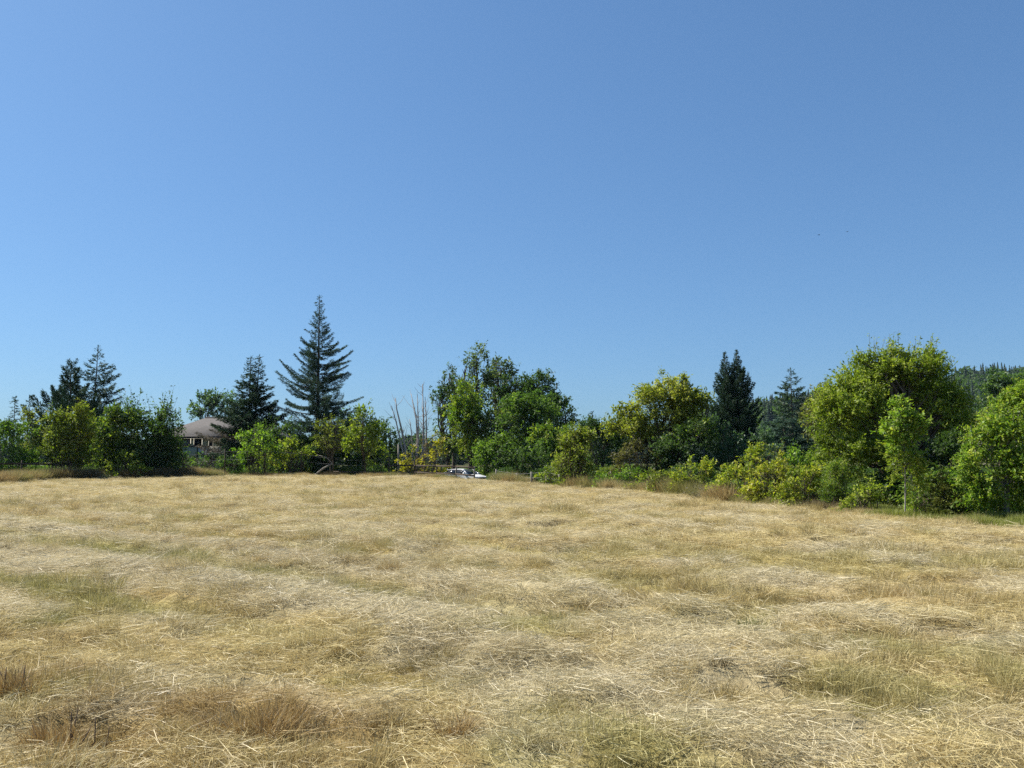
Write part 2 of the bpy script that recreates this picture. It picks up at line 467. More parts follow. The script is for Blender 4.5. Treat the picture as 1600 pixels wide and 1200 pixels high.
def conifer(name, label, px, top_py, prof, off=None, d=None, seed=1, palette='fir', nbr=150, a0=(0, 30), a1=(0, 30),
            nl=None, dens=2.2, t0=.06, jit=.25, flat=.25, trunk_r=None, lat=.34, group=None, tops=None, dead=0.0, twigs=True, az_bias=None,
            bark=None, needle_ar=.26, azlist=None, wob=7):
    """prof: [(t, radius px)]; a0/a1: start / tip branch elevation at (bottom, top)"""
    rng = np.random.default_rng(seed)
    base = gpos(px, off, d)
    Y = base[1]; s = Y / FPX
    root = thing(name, label, 'tree', base, group)
    H = at(px, top_py, Y)[2] - base[2]
    nl = nl or max(.22, 4.2 * Y / 804)
    nw = nl * needle_ar
    pt = [p[0] for p in prof]; pr = [p[1] * s * 1.2 for p in prof]
    mb = MB()
    tr = trunk_r or H * .014
    lean = rng.normal(0, .006, 2) * H
    axes = [(np.zeros(3), H)]
    for (dxp, tpy) in (tops or []):
        axes.append((np.array([dxp * s, 0.1, 0.]), at(px, tpy, Y)[2] - base[2]))
    outV, outT, deadV, deadT = [], [], [], []
    for ax, (ao, AH) in enumerate(axes):
        tt = np.linspace(0, 1, 9)
        tp = np.stack([ao[0] * tt ** .5 + lean[0] * tt ** 2, ao[1] * tt ** .5 + lean[1] * tt ** 2, AH * tt - .25 * (tt == 0)], 1)
        mb.tube(tp, tr * (1.03 - tt) + .012, 7)
        n = nbr if ax == 0 else int(nbr * .8)
        ts = t0 + (1 - t0) * (np.arange(n) + rng.random(n)) / n
        ts = ts ** 1.05
        for i in range(n):
            t = ts[i]
            R = np.interp(t, pt, pr) * rng.uniform(1 - jit, 1 + jit * .5)
            if ax > 0 or tops:
                R *= .95
            if R < .05:
                R = .05
            az = (i * 2.39996 + rng.normal(0, .35)) if azlist is None else rng.choice(azlist) + rng.normal(0, .4)
            e0 = R_(np.interp(t, [0, 1], a0) + rng.normal(0, wob)); e1 = R_(np.interp(t, [0, 1], a1) + rng.normal(0, wob))
            ns = 7
            el = np.linspace(e0, e1, ns - 1)
            h = np.array([math.cos(az), math.sin(az), 0])
            step = R / (ns - 1)
            pts = [np.array([np.interp(t, tt, tp[:, 0]), np.interp(t, tt, tp[:, 1]), AH * t])]
            for e in el:
                pts.append(pts[-1] + step * np.array([h[0] * math.cos(e), h[1] * math.cos(e), math.sin(e)]))
            pts = np.array(pts)
            mb.tube(pts[[0, 2, 4, 6]], np.array([1, .7, .4, .12]) * (tr * .18 * (R / max(pr)) + .008), 4, False)
            # sprays
            nn = int(max(6, dens * (lat * R * R * 1.1 + .12 * R) / (nl * nw * .5)))
            nn = min(nn, 700)
            sv_ = .10 + .90 * rng.random(nn) ** .8
            spc = max(.22, nl * .7) / max(R, .3)
            sq = np.round(sv_ / spc) * spc + rng.normal(0, .06, nn) * spc
            sq = np.clip(sq, .06, 1)
            sidev = np.where(rng.random(nn) < .5, -1., 1.)
            wmax = lat * R * (1.02 - sq) ** .9 * np.minimum(1, sq / .25) + .03 * R
            q = rng.random(nn) * wmax
            fi = sq * (ns - 1); ii = np.minimum(fi.astype(int), ns - 2); ff = (fi - ii)[:, None]
            sp = pts[ii] * (1 - ff) + pts[ii + 1] * ff
            fw = nrm(pts[ii + 1] - pts[ii])
            sd2 = np.array([-h[1], h[0], 0.]) * sidev[:, None]
            ld = nrm(fw * .75 + sd2 * .75)
            c = sp + ld * q[:, None] + np.array([0, 0, -1.]) * (q * flat)[:, None] + rng.normal(size=(nn, 3)) * nl * .12
            dr = nrm(ld + rng.normal(size=(nn, 3)) * .38 + fw * .2 + np.array([0, 0, -flat * .6]))
            nv = nrm(rng.normal(size=(nn, 3)) * .7 + np.array([0, 0, .9]))
            L = nl * rng.uniform(.55, 1.2, nn) * (1.1 - .5 * sq)
            V4 = leaf_geo(c, dr, nv, L, np.minimum(L * needle_ar, nw * 1.2))
            tn = rng.normal(.4, .16) + rng.normal(0, .15, nn)
            if dead and t < dead and rng.random() < .8:
                kk = rng.random(nn) < .4
                deadV.append(V4[kk]); deadT.append(tn[kk])
            else:
                outV.append(V4); outT.append(tn)
        # leader
        c = tp[-1] + np.stack([rng.normal(0, nl * .05, 14), rng.normal(0, nl * .05, 14), rng.uniform(-1.6, .05, 14) * nl], 1)
        outV.append(leaf_geo(c, nrm(rng.normal(size=(14, 3)) * .35 + [0, 0, 1]), nrm(rng.normal(size=(14, 3))), np.full(14, nl * .7), np.full(14, nw * .7)))
        outT.append(np.full(14, .4))
    V = np.concatenate(outV); T = np.concatenate(outT)
    TRI[0] += 2 * len(T)
    link('crown', leaf_mesh('crown', V, T, NEEDLE(palette)), root)
    if deadV:
        link('dead_twig', leaf_mesh('dead_twig', np.concatenate(deadV), np.concatenate(deadT), NEEDLE('deadneedle')), root, kind='stuff')
    mb.build('trunk', bark or BARK, root, smooth=True)
    return root

# ------------------------------------------------------------------ ground
# the mown field's own colour pattern: g greener aftermath, p bleached straw swath, o rusty stubble, h standing height
LINES = {
    'p': [([(-80, 845), (0, 862), (110, 888), (260, 908), (400, 926), (520, 952), (660, 972)], .55, 1.0),
          ([(380, 880), (560, 888), (700, 915), (820, 950)], .5, .55),
          ([(-20, 815), (140, 842), (330, 862), (480, 872)], .5, .35),
          ([(640, 985), (800, 1045), (1000, 1105), (1250, 1165)], .35, .75),
          ([(930, 985), (1120, 1000), (1260, 1015)], .3, .7),
          ([(250, 1080), (420, 1090), (560, 1105)], .25, .6)],
    'g': [([(30, 838), (200, 868), (350, 895), (480, 925), (600, 952)], .55, .75),
          ([(420, 940), (600, 952), (720, 980), (840, 985)], .35, .7),
          ([(-20, 890), (120, 900), (210, 912)], .3, .55),
          ([(1100, 985), (1300, 1018), (1450, 1022), (1620, 1015)], .25, .6),
          ([(780, 1060), (870, 1120), (1010, 1180)], .35, .55),
          ([(60, 985), (240, 965)], .18, .7),
          ([(1000, 860), (1250, 885), (1600, 880)], .8, .35)],
    'o': [([(120, 835), (240, 845), (340, 850)], .8, .6),
          ([(420, 862), (520, 880), (620, 888)], .7, .5),
          ([(500, 1090), (640, 1060), (740, 1055)], .25, .65),
          ([(290, 1130), (420, 1120), (520, 1150)], .22, .9),
          ([(20, 1090), (90, 1120), (170, 1180)], .22, .8),
          ([(1300, 935), (1450, 925)], .5, .35)],
}
SPOTS = {'g': [(1170, 972, 50, 14, .9), (850, 1130, 60, 50, .6), (1100, 1150, 90, 40, .6), (1400, 1090, 160, 40, .5), (830, 1190, 90, 50, .7),
               (1560, 1060, 60, 30, .5), (470, 945, 40, 10, .8), (1150, 905, 90, 8, .4), (900, 1185, 50, 40, .5), (90, 965, 30, 10, .7), (210, 960, 35, 10, .6)],
         'p': [(250, 985, 90, 30, .6), (690, 890, 120, 18, .5), (1000, 1090, 160, 30, .4), (60, 870, 80, 15, .6)],
         'o': [(150, 1150, 80, 60, .8), (660, 1010, 60, 25, .5), (390, 1130, 80, 40, .6), (1560, 1080, 60, 30, .4)]}
_LW = {}

def _lines_world():
    for k, L in LINES.items():
        _LW[k] = []
        for pts, wd, am in L:
            P = []
            for (a, b) in pts:
                v = (600 - b) / FPX
                Y = EYE * (CP - v * SP) / -(SP + v * CP)
                P.append(at(a, b, Y)[:2])
            _LW[k].append((np.array(P), wd, am))
_lines_world()

def field_attr(x, y):
    x = np.asarray(x, float); y = np.asarray(y, float)
    px, py = proj(x, y, np.zeros_like(x))
    front = y > 1.5
    rng_w = (fbm(x / .8, y / .8, 5, 2) - .5)
    res = {}
    for k in 'gpo':
        r = np.zeros_like(x)
        for P, wd, am in _LW[k]:
            dm = np.full(x.shape, 1e9)
            for a, b in zip(P[:-1], P[1:]):
                ab = b - a; L2 = ab @ ab
                t = np.clip(((x - a[0]) * ab[0] + (y - a[1]) * ab[1]) / L2, 0, 1)
                dm = np.minimum(dm, np.hypot(x - a[0] - t * ab[0], y - a[1] - t * ab[1]))
            wv = 1.5 * wd * (1 + 1.3 * rng_w)
            r = np.maximum(r, am * (1 - sstep(.45, 1.25, dm / np.maximum(wv, .05))))
        for (a, b, rx, ry, am) in SPOTS[k]:
            q = np.hypot((px - a) / rx, (py - b) / ry) + rng_w * 1.2
            r = np.maximum(r, np.where(front, am * (1 - sstep(.5, 1.2, q)), 0))
        res[k] = r
    n1 = fbm(x / .95, y / 1.2, 0); n2 = fbm(x / .8 + 9, y / 1.0, 4); n3 = fbm(x / 1.2, y / 1.5 + 30, 6)
    row = rowf(x, y)
    res['row'] = row
    n4 = fbm(x / .45, y / .28, 2, 2)
    g = np.maximum(np.maximum(res['g'], .38 * sstep(.58, .76, n1)), .9 * sstep(.05, .9, row)) * (1 - .7 * res['p'])
    p = np.maximum(np.maximum(res['p'], .8 * sstep(.50, .70, n2)), .9 * sstep(.1, .8, -row))
    o = np.maximum(res['o'], .28 * sstep(.56, .72, n3)) * (1 - .6 * res['p'])
    h = .2 + .5 * sstep(.1, .9, row) + .6 * np.maximum(g, o) * (1 - .5 * p) + .8 * sstep(.5, .75, n4) - .35 * p
    return g, p, o, np.clip(h, .08, 1.8)

# one sheet: dense in front of the camera, coarse elsewhere, out to the horizon
front_a = np.radians(np.linspace(-48, 48, 420))
back_a = np.radians(np.linspace(48, 312, 70))[1:-1]
ang = np.concatenate([front_a, back_a])
rad = np.concatenate([[0.02], np.geomspace(.8, 90, 330), np.geomspace(92, 1300, 70)])
AA, RRr = np.meshgrid(ang, rad)
GX = (np.sin(AA) * RRr).ravel(); GY = (np.cos(AA) * RRr).ravel()
GZ = ground(GX, GY)
na = len(ang); nr = len(rad)
ii = (np.arange(nr - 1)[:, None] * na); jj = np.arange(na)[None]; j2 = (jj + 1) % na
GQ = np.stack([ii + jj, ii + na + jj, ii + na + j2, ii + j2], -1).reshape(-1, 4)
HZ0 = float(GZ.min()) - 1.0; HZ1 = float(GZ.max()) + 32
gg, gp, go, gh = field_attr(GX, GY)
gpx = np.clip(800 + FPX * CP * GX / np.maximum(GY, .5), -900, 2600)
beyond = sstep(0.0, 5, GY - edge_d(gpx)) * (GY > 0)

def straw_color(t, gS, pS, oS, base_stops, toneS):
    """colour network shared by ground and blades"""
    L = t.links
    r = ramp_node(t, base_stops); L.new(toneS, r.inputs[0])
    prev = r.outputs[0]
    for sk, cols in ((oS, [(.25, .165, .06), (.47, .34, .145)]), (gS, [(.18, .175, .045), (.42, .395, .13)]), (pS, [(.42, .36, .22), (.65, .575, .39)])):
        rr = ramp_node(t, [(0.1, cols[0]), (0.9, cols[1])]); L.new(toneS, rr.inputs[0])
        mx = t.nodes.new('ShaderNodeMix'); mx.data_type = 'RGBA'
        L.new(sk, mx.inputs[0]); L.new(prev, mx.inputs['A']); L.new(rr.outputs[0], mx.inputs['B'])
        prev = mx.outputs['Result']
    return prev

def attr(t, name, typ='GEOMETRY'):
    a = t.nodes.new('ShaderNodeAttribute'); a.attribute_name = name; a.attribute_type = typ
    return a.outputs['Fac']

gm = bpy.data.materials.new('field_ground'); gm.use_nodes = True
t = gm.node_tree; b = t.nodes['Principled BSDF']; b.inputs['Roughness'].default_value = 1; b.inputs['Specular IOR Level'].default_value = .1
geo = t.nodes.new('ShaderNodeNewGeometry')
mp = t.nodes.new('ShaderNodeMapping'); mp.inputs['Scale'].default_value = (1, 1, 1)
t.links.new(geo.outputs['Position'], mp.inputs[0])
n1 = t.nodes.new('ShaderNodeTexNoise'); n1.inputs['Scale'].default_value = 11; n1.inputs['Detail'].default_value = 8; n1.inputs['Roughness'].default_value = .75
t.links.new(mp.outputs[0], n1.inputs['Vector'])
sc_ = t.nodes.new('ShaderNodeMapRange'); sc_.inputs[1].default_value = .3; sc_.inputs[2].default_value = .72
t.links.new(n1.outputs[0], sc_.inputs[0])
col = straw_color(t, attr(t, 'g'), attr(t, 'p'), attr(t, 'o'), [(0, (.13, .09, .04)), (.5, (.29, .22, .09)), (1, (.47, .37, .17))], sc_.outputs[0])
mx = t.nodes.new('ShaderNodeMix'); mx.data_type = 'RGBA'
n2 = t.nodes.new('ShaderNodeTexNoise'); n2.inputs['Scale'].default_value = .35; n2.inputs['Detail'].default_value = 6
t.links.new(geo.outputs['Position'], n2.inputs['Vector'])
r2 = ramp_node(t, [(.3, (.03, .045, .014)), (.7, (.09, .085, .03))]); t.links.new(n2.outputs[0], r2.inputs[0])
t.links.new(attr(t, 'beyond'), mx.inputs[0]); t.links.new(col, mx.inputs['A']); t.links.new(r2.outputs[0], mx.inputs['B'])
t.links.new(mx.outputs['Result'], b.inputs['Base Color'])
bp = t.nodes.new('ShaderNodeBump'); bp.inputs['Strength'].default_value = .9; bp.inputs['Distance'].default_value = .05
t.links.new(n1.outputs[0], bp.inputs['Height']); t.links.new(bp.outputs[0], b.inputs['Normal'])
link('ground', mesh_from('ground', np.stack([GX, GY, GZ], 1), [GQ], gm, vattr={'g': gg * .7, 'p': gp * .6, 'o': go * .7, 'beyond': beyond}, smooth=True), kind='structure')

# ------------------------------------------------------------------ grass on the field (uncountable: stuff)
bm_ = bpy.data.materials.new('straw_blade'); bm_.use_nodes = True
t = bm_.node_tree; t.nodes.clear()
out = t.nodes.new('ShaderNodeOutputMaterial')
c = straw_color(t, attr(t, 'g', 'INSTANCER'), attr(t, 'p', 'INSTANCER'), attr(t, 'o', 'INSTANCER'),
                [(0, (.285, .213, .085)), (.35, (.475, .38, .165)), (.7, (.615, .515, .245)), (1, (.72, .625, .355))], attr(t, 'tone'))
df = t.nodes.new('ShaderNodeBsdfDiffuse'); tr = t.nodes.new('ShaderNodeBsdfTranslucent'); mx = t.nodes.new('ShaderNodeMixShader'); mx.inputs[0].default_value = .32
gl = t.nodes.new('ShaderNodeBsdfGlossy'); gl.inputs['Roughness'].default_value = .5; m2 = t.nodes.new('ShaderNodeMixShader'); m2.inputs[0].default_value = .045
t.links.new(c, df.inputs[0]); t.links.new(c, tr.inputs[0]); t.links.new(df.outputs[0], mx.inputs[1]); t.links.new(tr.outputs[0], mx.inputs[2])
t.links.new(mx.outputs[0], m2.inputs[1]); t.links.new(gl.outputs[0], m2.inputs[2]); t.links.new(m2.outputs[0], out.inputs[0])
BLADE = bm_

def blade_geo(b, d, bend, L, W, rng):
    """curved blade: 2 quads + tip; b base, d direction, bend vector"""
    n = len(b)
    d = nrm(d)
    s = nrm(np.cross(d, nrm(rng.normal(size=(n, 3)) + [0, 0, .6])))
    L = L[:, None]; W = W[:, None]
    m = b + d * L * .5 + bend * L * .12
    tip = b + d * L + bend * L * .5
    return np.stack([b - s * W * .5, b + s * W * .5, m - s * W * .45, m + s * W * .45, tip], 1)

def blade_mesh(name, V5, tone, mat):
    n = len(V5); i = np.arange(n)[:, None] * 5
    Q = i + np.array([[0, 1, 3, 2]]); T = i + np.array([[2, 3, 4]])
    return mesh_from(name, V5.reshape(-1, 3), [Q, T], mat, fattr={'tone': np.clip(np.concatenate([tone, tone]), 0, 1)})

def proto_lying(name, rng, n, R, Lr, W, mat=None):
    th = rng.normal(0, .9, n)
    el = np.abs(rng.normal(.05, .16, n))
    d = np.stack([np.cos(th) * np.cos(el), np.sin(th) * np.cos(el), np.sin(el)], 1)
    r = R * np.sqrt(rng.random(n)); a = rng.random(n) * 6.283
    L = rng.uniform(*Lr, n)
    b = np.stack([r * np.cos(a), r * np.sin(a), rng.random(n) ** 2 * .06 + .002], 1) - d * L[:, None] * .4 * [[1, 1, 0]]
    bend = nrm(rng.normal(size=(n, 3))) * [[.7, .7, .15]] + [[0, 0, -.1]]
    tone = rng.normal(.55, .22, n)
    return blade_mesh(name, blade_geo(b, d, bend, L, rng.uniform(.6, 1.3, n) * W, rng), tone, mat or BLADE)

def proto_standing(name, rng, n, R, Lr, W, lean=.5, tone_m=.42, mat=None):
    a = rng.random(n) * 6.283; r = R * np.sqrt(rng.random(n))
    b = np.stack([r * np.cos(a), r * np.sin(a), np.full(n, -.01)], 1)
    la = rng.random(n) * 6.283; le = np.abs(rng.normal(0, lean, n))
    d = np.stack([np.cos(la) * np.sin(le) + b[:, 0] / R * .25, np.sin(la) * np.sin(le) + b[:, 1] / R * .25, np.cos(le) + .1], 1)
    L = rng.uniform(*Lr, n)
    bend = np.stack([d[:, 0], d[:, 1], np.full(n, -.55)], 1) * rng.uniform(.1, 1.0, (n, 1))
    tone = rng.normal(tone_m, .2, n)
    return blade_mesh(name, blade_geo(b, d, bend, L, rng.uniform(.6, 1.3, n) * W, rng), tone, mat or BLADE)

def scatter(name, label, protos, P, rz, scl, attrs, seed, tilt=None):
    rng = np.random.default_rng(seed)
    pc = bpy.data.collections.new(name + ' sources')
    for k, m in enumerate(protos):
        pc.objects.link(bpy.data.objects.new('%s source %02d' % (name, k), m))
    me = mesh_from(name, P, [], None) if False else bpy.data.meshes.new(name)
    me.vertices.add(len(P)); me.vertices.foreach_set('co', np.asarray(P, np.float32).ravel())
    rot = np.stack([np.zeros(len(P)) if tilt is None else tilt[:, 0], np.zeros(len(P)) if tilt is None else tilt[:, 1], rz], 1)
    scl = np.asarray(scl, float)
    if scl.ndim == 1:
        scl = np.stack([scl] * 3, 1)
    for k, a in (('rot', rot), ('scl', scl)):
        q = me.attributes.new(k, 'FLOAT_VECTOR', 'POINT'); q.data.foreach_set('vector', np.asarray(a, np.float32).ravel())
    q = me.attributes.new('idx', 'INT', 'POINT'); q.data.foreach_set('value', rng.integers(0, len(protos), len(P)).astype(np.int32))
    for k, a in attrs.items():
        q = me.attributes.new(k, 'FLOAT', 'POINT'); q.data.foreach_set('value', np.asarray(a, np.float32))
    me.update()
    o = link(name, me, kind='stuff', label=label)
    ng = bpy.data.node_groups.new(name, 'GeometryNodeTree')
    ng.interface.new_socket('Geometry', in_out='INPUT', socket_type='NodeSocketGeometry')
    ng.interface.new_socket('Geometry', in_out='OUTPUT', socket_type='NodeSocketGeometry')
    N = ng.nodes; L = ng.links
    gi = N.new('NodeGroupInput'); go_ = N.new('NodeGroupOutput')
    def na_(nm, ty):
        x = N.new('GeometryNodeInputNamedAttribute'); x.data_type = ty; x.inputs[0].default_value = nm
        return x.outputs[0]
    ci = N.new('GeometryNodeCollectionInfo'); ci.inputs[0].default_value = pc; ci.inputs[1].default_value = True; ci.inputs[2].default_value = True
    ip = N.new('GeometryNodeInstanceOnPoints')
    e2r = N.new('FunctionNodeEulerToRotation')
    L.new(na_('rot', 'FLOAT_VECTOR'), e2r.inputs[0])
    L.new(gi.outputs[0], ip.inputs['Points']); L.new(ci.outputs[0], ip.inputs['Instance'])
    ip.inputs['Pick Instance'].default_value = True
    L.new(na_('idx', 'INT'), ip.inputs['Instance Index']); L.new(e2r.outputs[0], ip.inputs['Rotation']); L.new(na_('scl', 'FLOAT_VECTOR'), ip.inputs['Scale'])
    L.new(ip.outputs[0], go_.inputs[0])
    md = o.modifiers.new('scatter', 'NODES'); md.node_group = ng
    return o

rg = np.random.default_rng(5)

def field_points(d0, d1, dens, rng, margin=3.0, past=0.8):
    hw = lambda y: .64 * y * 1.06 + margin
    A = (d1 - d0) * 2 * hw(d1)
    n = int(A * dens)
    y = rng.uniform(d0, d1, n); x = rng.uniform(-hw(d1), hw(d1), n)
    px = np.clip(800 + FPX * CP * x / y, -900, 2600)
    k = (np.abs(x) < hw(y)) & (y < edge_d(px) + past)
    x, y = x[k], y[k]
    return x, y

BANDS = [(2.2, 7, 70, .9, 1.0), (7, 14, 48, 1.15, 1.05), (14, 28, 22, 1.7, 1.15), (28, 50, 10, 2.5, 1.25), (50, 72, 7, 3.0, 1.25)]   # near, far, per m2, spread, height
lying = [proto_lying('straw', rg, 110, .24, (.05, .21), .0032) for _ in range(5)]
stand = [proto_standing('blade', rg, 90, .13, (.05, .16), .0034, .55) for _ in range(5)]
for nm, lab, protos, sd_, frac in (('mown_straw', 'dry mown straw lying in loose mats over the field', lying, 1, 1.0),
                                 ('stubble_grass', 'short dry stubble grass standing over the field', stand, 2, .75)):
    X, Y_, SX, SZ = [], [], [], []
    for (d0, d1, dens, spr, hz) in BANDS:
        x, y = field_points(d0, d1, dens * frac, rg)
        X.append(x); Y_.append(y); SX.append(np.full(len(x), spr)); SZ.append(np.full(len(x), hz))
    X = np.concatenate(X); Y_ = np.concatenate(Y_); SX = np.concatenate(SX); SZ = np.concatenate(SZ)
    g, p, o_, h = field_attr(X, Y_)
    n = len(X)
    if nm == 'stubble_grass':
        keep = rg.random(n) < np.clip(.25 + .8 * h, 0, 1) * (1 - .55 * p)
    else:
        keep = rg.random(n) < np.clip(.75 + .5 * p - .35 * g - .25 * o_, .3, 1)
    hole = fbm(X / .38, Y_ / .26, 6, 2)
    keep &= (hole > .41) | (rg.random(n) < .22)
    X, Y_, SX, SZ, g, p, o_, h = [q[keep] for q in (X, Y_, SX, SZ, g, p, o_, h)]; n = len(X)
    jt = lambda q, a: np.clip(q + rg.normal(0, a, n), 0, 1)
    sxy = SX * rg.uniform(.8, 1.3, n)
    sz = SZ * (np.clip(.35 + .85 * h, .3, 1.9) if nm == 'stubble_grass' else .8 + .5 * p) * rg.uniform(.75, 1.3, n)
    rz = np.where(rg.random(n) < .6, rg.normal(-.9, .5, n) + 5.0 * (fbm(X / 1.1, Y_ / 1.1, 3) - .5), rg.random(n) * 6.283)
    tilt = rg.normal(0, .10, (n, 2))
    scatter(nm, lab, protos, np.stack([X, Y_, ground(X, Y_)], 1), rz, np.stack([sxy, sxy, sz], 1),
            {'g': jt(g, .13), 'p': jt(p, .16), 'o': jt(o_, .12)}, sd_, tilt)
    print(nm, n)

# lumps: matted clumps standing above the stubble, shaded on their near side
lump = [proto_standing('lump', rg, 260, .15, (.08, .24), .0036, .8, .36) for _ in range(5)]
X, Y_, SX = [], [], []
for (d0, d1, dens, spr) in ((2.2, 9, 11.0, .9), (9, 20, 6.5, 1.2), (20, 40, 2.8, 1.6), (40, 70, 1.3, 1.9)):
    x, y = field_points(d0, d1, dens, rg); X.append(x); Y_.append(y); SX.append(np.full(len(x), spr))
X = np.concatenate(X); Y_ = np.concatenate(Y_); SX = np.concatenate(SX)
g, p, o_, h = field_attr(X, Y_); n = len(X)
cl = fbm(X / 1.5, Y_ / .9, 7, 2)
k = rg.random(n) < sstep(.42, .68, cl) * 1.1 + .06 + .5 * g + .5 * np.maximum(rowf(X, Y_), 0)
X, Y_, SX, g, p, o_, h, cl = [q[k] for q in (X, Y_, SX, g, p, o_, h, cl)]; n = len(X)
sxy = SX * rg.uniform(.5, 1.35, n); sz = SX * rg.uniform(.45, 1.15, n) * (.65 + .5 * sstep(.5, .7, cl))
scatter('grass_lumps', 'matted lumps of dry and greenish grass standing above the stubble', lump, np.stack([X, Y_, ground(X, Y_)], 1), rg.random(n) * 6.283, np.stack([sxy, sxy * rg.uniform(.7, 1.2, n), sz], 1),
        {'g': np.clip(g * .9 + rg.normal(.0, .2, n), 0, .9), 'p': np.clip(p * .3 + rg.normal(0, .1, n), 0, 1), 'o': np.clip(o_ + rg.normal(.04, .25, n), 0, .9)}, 9, rg.normal(0, .15, (n, 2)))

# cut clumps and shadowed gaps painted as dark thatch showing through the mown straw
THATCH_SHADE = leaf_mat('thatch_shade', [(.045, .034, .018), (.09, .07, .034), (.17, .135, .066), (.32, .26, .14)], trans=.1, gloss=.02, tcol=(1, .95, .8))
gap_p = [proto_standing('gap_clump', rg, 150, .12, (.04, .13), .004, .8, .45, THATCH_SHADE) for _ in range(4)]
X, Y_, SX = [], [], []
for (d0, d1, dens, spr) in ((2.2, 8, 6.5, .75), (8, 18, 4.0, 1.0), (18, 36, 1.6, 1.35), (36, 68, .5, 1.6)):
    x, y = field_points(d0, d1, dens, rg); X.append(x); Y_.append(y); SX.append(np.full(len(x), spr))
X = np.concatenate(X); Y_ = np.concatenate(Y_); SX = np.concatenate(SX); n = len(X)
k = rg.random(n) < sstep(.45, .7, fbm(X / 1.1, Y_ / 1.1, 1, 2)) + .08
X, Y_, SX = X[k], Y_[k], SX[k]; n = len(X)
s_ = SX * rg.uniform(.4, 1.3, n)
scatter('thatch_shade', 'dark brown cut clumps and painted shadow gaps in the mown straw', gap_p, np.stack([X, Y_, ground(X, Y_)], 1), rg.random(n) * 6.283, np.stack([s_ * rg.uniform(.8, 1.7, n), s_, s_ * rg.uniform(.6, 1.3, n)], 1), {}, 14)

# taller weeds along the far edge of the field
def verge_points(px0, px1, o0, o1, n, rng):
    px = rng.uniform(px0, px1, n); off = o0 + (o1 - o0) * rng.random(n)
    Y = edge_d(px) + off; X = (px - 800) / FPX * Y * CP
    return X, Y
tallg = [proto_standing('weed', rg, 130, .30, (.3, .85), .012, .32, .40) for _ in range(4)]
X, Y_ = [], []
for a in ((-500, 760, .2, 4.0, 10500), (-300, 760, 4, 14, 3200), (760, 1080, .2, 2.5, 900), (1080, 1700, -.2, 1.3, 3600)):
    x, y = verge_points(*a, rg); X.append(x); Y_.append(y)
X = np.concatenate(X); Y_ = np.concatenate(Y_); n = len(X)
nz = fbm(X / 2.5, Y_ / 2.5, 2); nz2 = fbm(X / 1.6, Y_ / 1.6, 5)
k = rg.random(n) < sstep(.32, .6, nz) + .12
k &= ~((X / Y_ > -.09) & (X / Y_ < -.03) & (rg.random(n) < .8))
X, Y_, nz, nz2 = X[k], Y_[k], nz[k], nz2[k]; n = len(X)
vpx = 800 + FPX * X / Y_
s_ = (.35 + 1.0 * sstep(.35, .7, nz)) * rg.uniform(.6, 1.1, n) * np.where((vpx > 350) & (vpx < 770), .55, 1) * np.where(X > 8, .42, .9)
scatter('tall_weeds', 'tall dry weeds along the far edge of the field', tallg, np.stack([X, Y_, ground(X, Y_)], 1), rg.random(n) * 6.283, s_,
        {'g': np.clip(sstep(.42, .62, nz2) + rg.normal(0, .2, n), 0, 1), 'p': np.clip(rg.normal(0, .2, n), 0, 1), 'o': np.clip(sstep(.5, .7, nz) * .8 + rg.normal(0, .2, n), 0, 1)}, 4)

# brown dead weeds at the foot of the left shrubs
brownw = [proto_standing('brown_weed', rg, 150, .26, (.35, .95), .013, .3, .45, THATCH_SHADE) for _ in range(3)]
X, Y_ = [], []
for a in ((72, 152, .0, 1.6, 260), (192, 216, -.1, .9, 40), (220, 292, .0, 1.3, 170), (372, 432, .1, 1.2, 40), (504, 532, .1, 1.0, 30), (560, 640, .4, 1.6, 40), (1030, 1060, -.1, .5, 16), (1130, 1330, -.1, .8, 60)):
    x, y = verge_points(*a, rg); X.append(x); Y_.append(y)
X = np.concatenate(X); Y_ = np.concatenate(Y_); n = len(X)
s_ = rg.uniform(.5, 1.15, n) * np.where(X > 5, .45, np.where(X / Y_ > -.36, .62, 1.15))
scatter('brown_weeds', 'brown dead weeds standing at the foot of the shrubs', brownw, np.stack([X, Y_, ground(X, Y_)], 1), rg.random(n) * 6.283, s_, {}, 16)

# fresh green grass strip under the trees on the right
GREENB = leaf_mat('fresh_grass', [(0.11, 0.12, 0.025), (0.18, 0.20, 0.035), (0.27, 0.285, 0.06), (0.38, 0.36, 0.13)], trans=.3, gloss=.04)
greeng = [proto_standing('grass_blade', rg, 80, .22, (.12, .34), .008, .4, .5, GREENB) for _ in range(4)]
x, y = verge_points(1350, 1800, -.35, 2.4, 1500, rg)
scatter('green_grass', 'fresh green grass strip in front of the trees', greeng, np.stack([x, y, ground(x, y)], 1), rg.random(len(x)) * 6.283, rg.uniform(.5, 1.0, len(x)), {}, 6)

# undergrowth: the mass of bramble and seedlings under and behind the tree line
def low_bush(name, rng, mat, n=1300):
    v = nrm(rng.normal(size=(n, 3))) * rng.random((n, 1)) ** .4 * [[.55, .55, .5]] + [[0, 0, .42]]
    v[:, 2] = np.maximum(v[:, 2], .02)
    L = rng.uniform(.045, .10, n)
    V4 = leaf_geo(v, nrm(rng.normal(size=(n, 3)) + [0, 0, .5]), rng.normal(size=(n, 3)) + [0, 0, .8], L, L * .5)
    return leaf_mesh(name, V4, rng.normal(.4, .22, n), mat)
under = [low_bush('undergrowth', rg, pal(k)) for k in ('darkgreen', 'darkgreen', 'midgreen', 'olive')]
X, Y_ = [], []
for a in ((-400, 300, 6, 30, 900), (300, 620, 8, 34, 700), (620, 1100, 6, 36, 900), (1100, 1340, 4.5, 22, 700), (1340, 2000, 4.0, 24, 900), (1000, 2000, 24, 60, 900), (-400, 1000, 34, 70, 900)):
    x, y = verge_points(*a, rg); X.append(x); Y_.append(y)
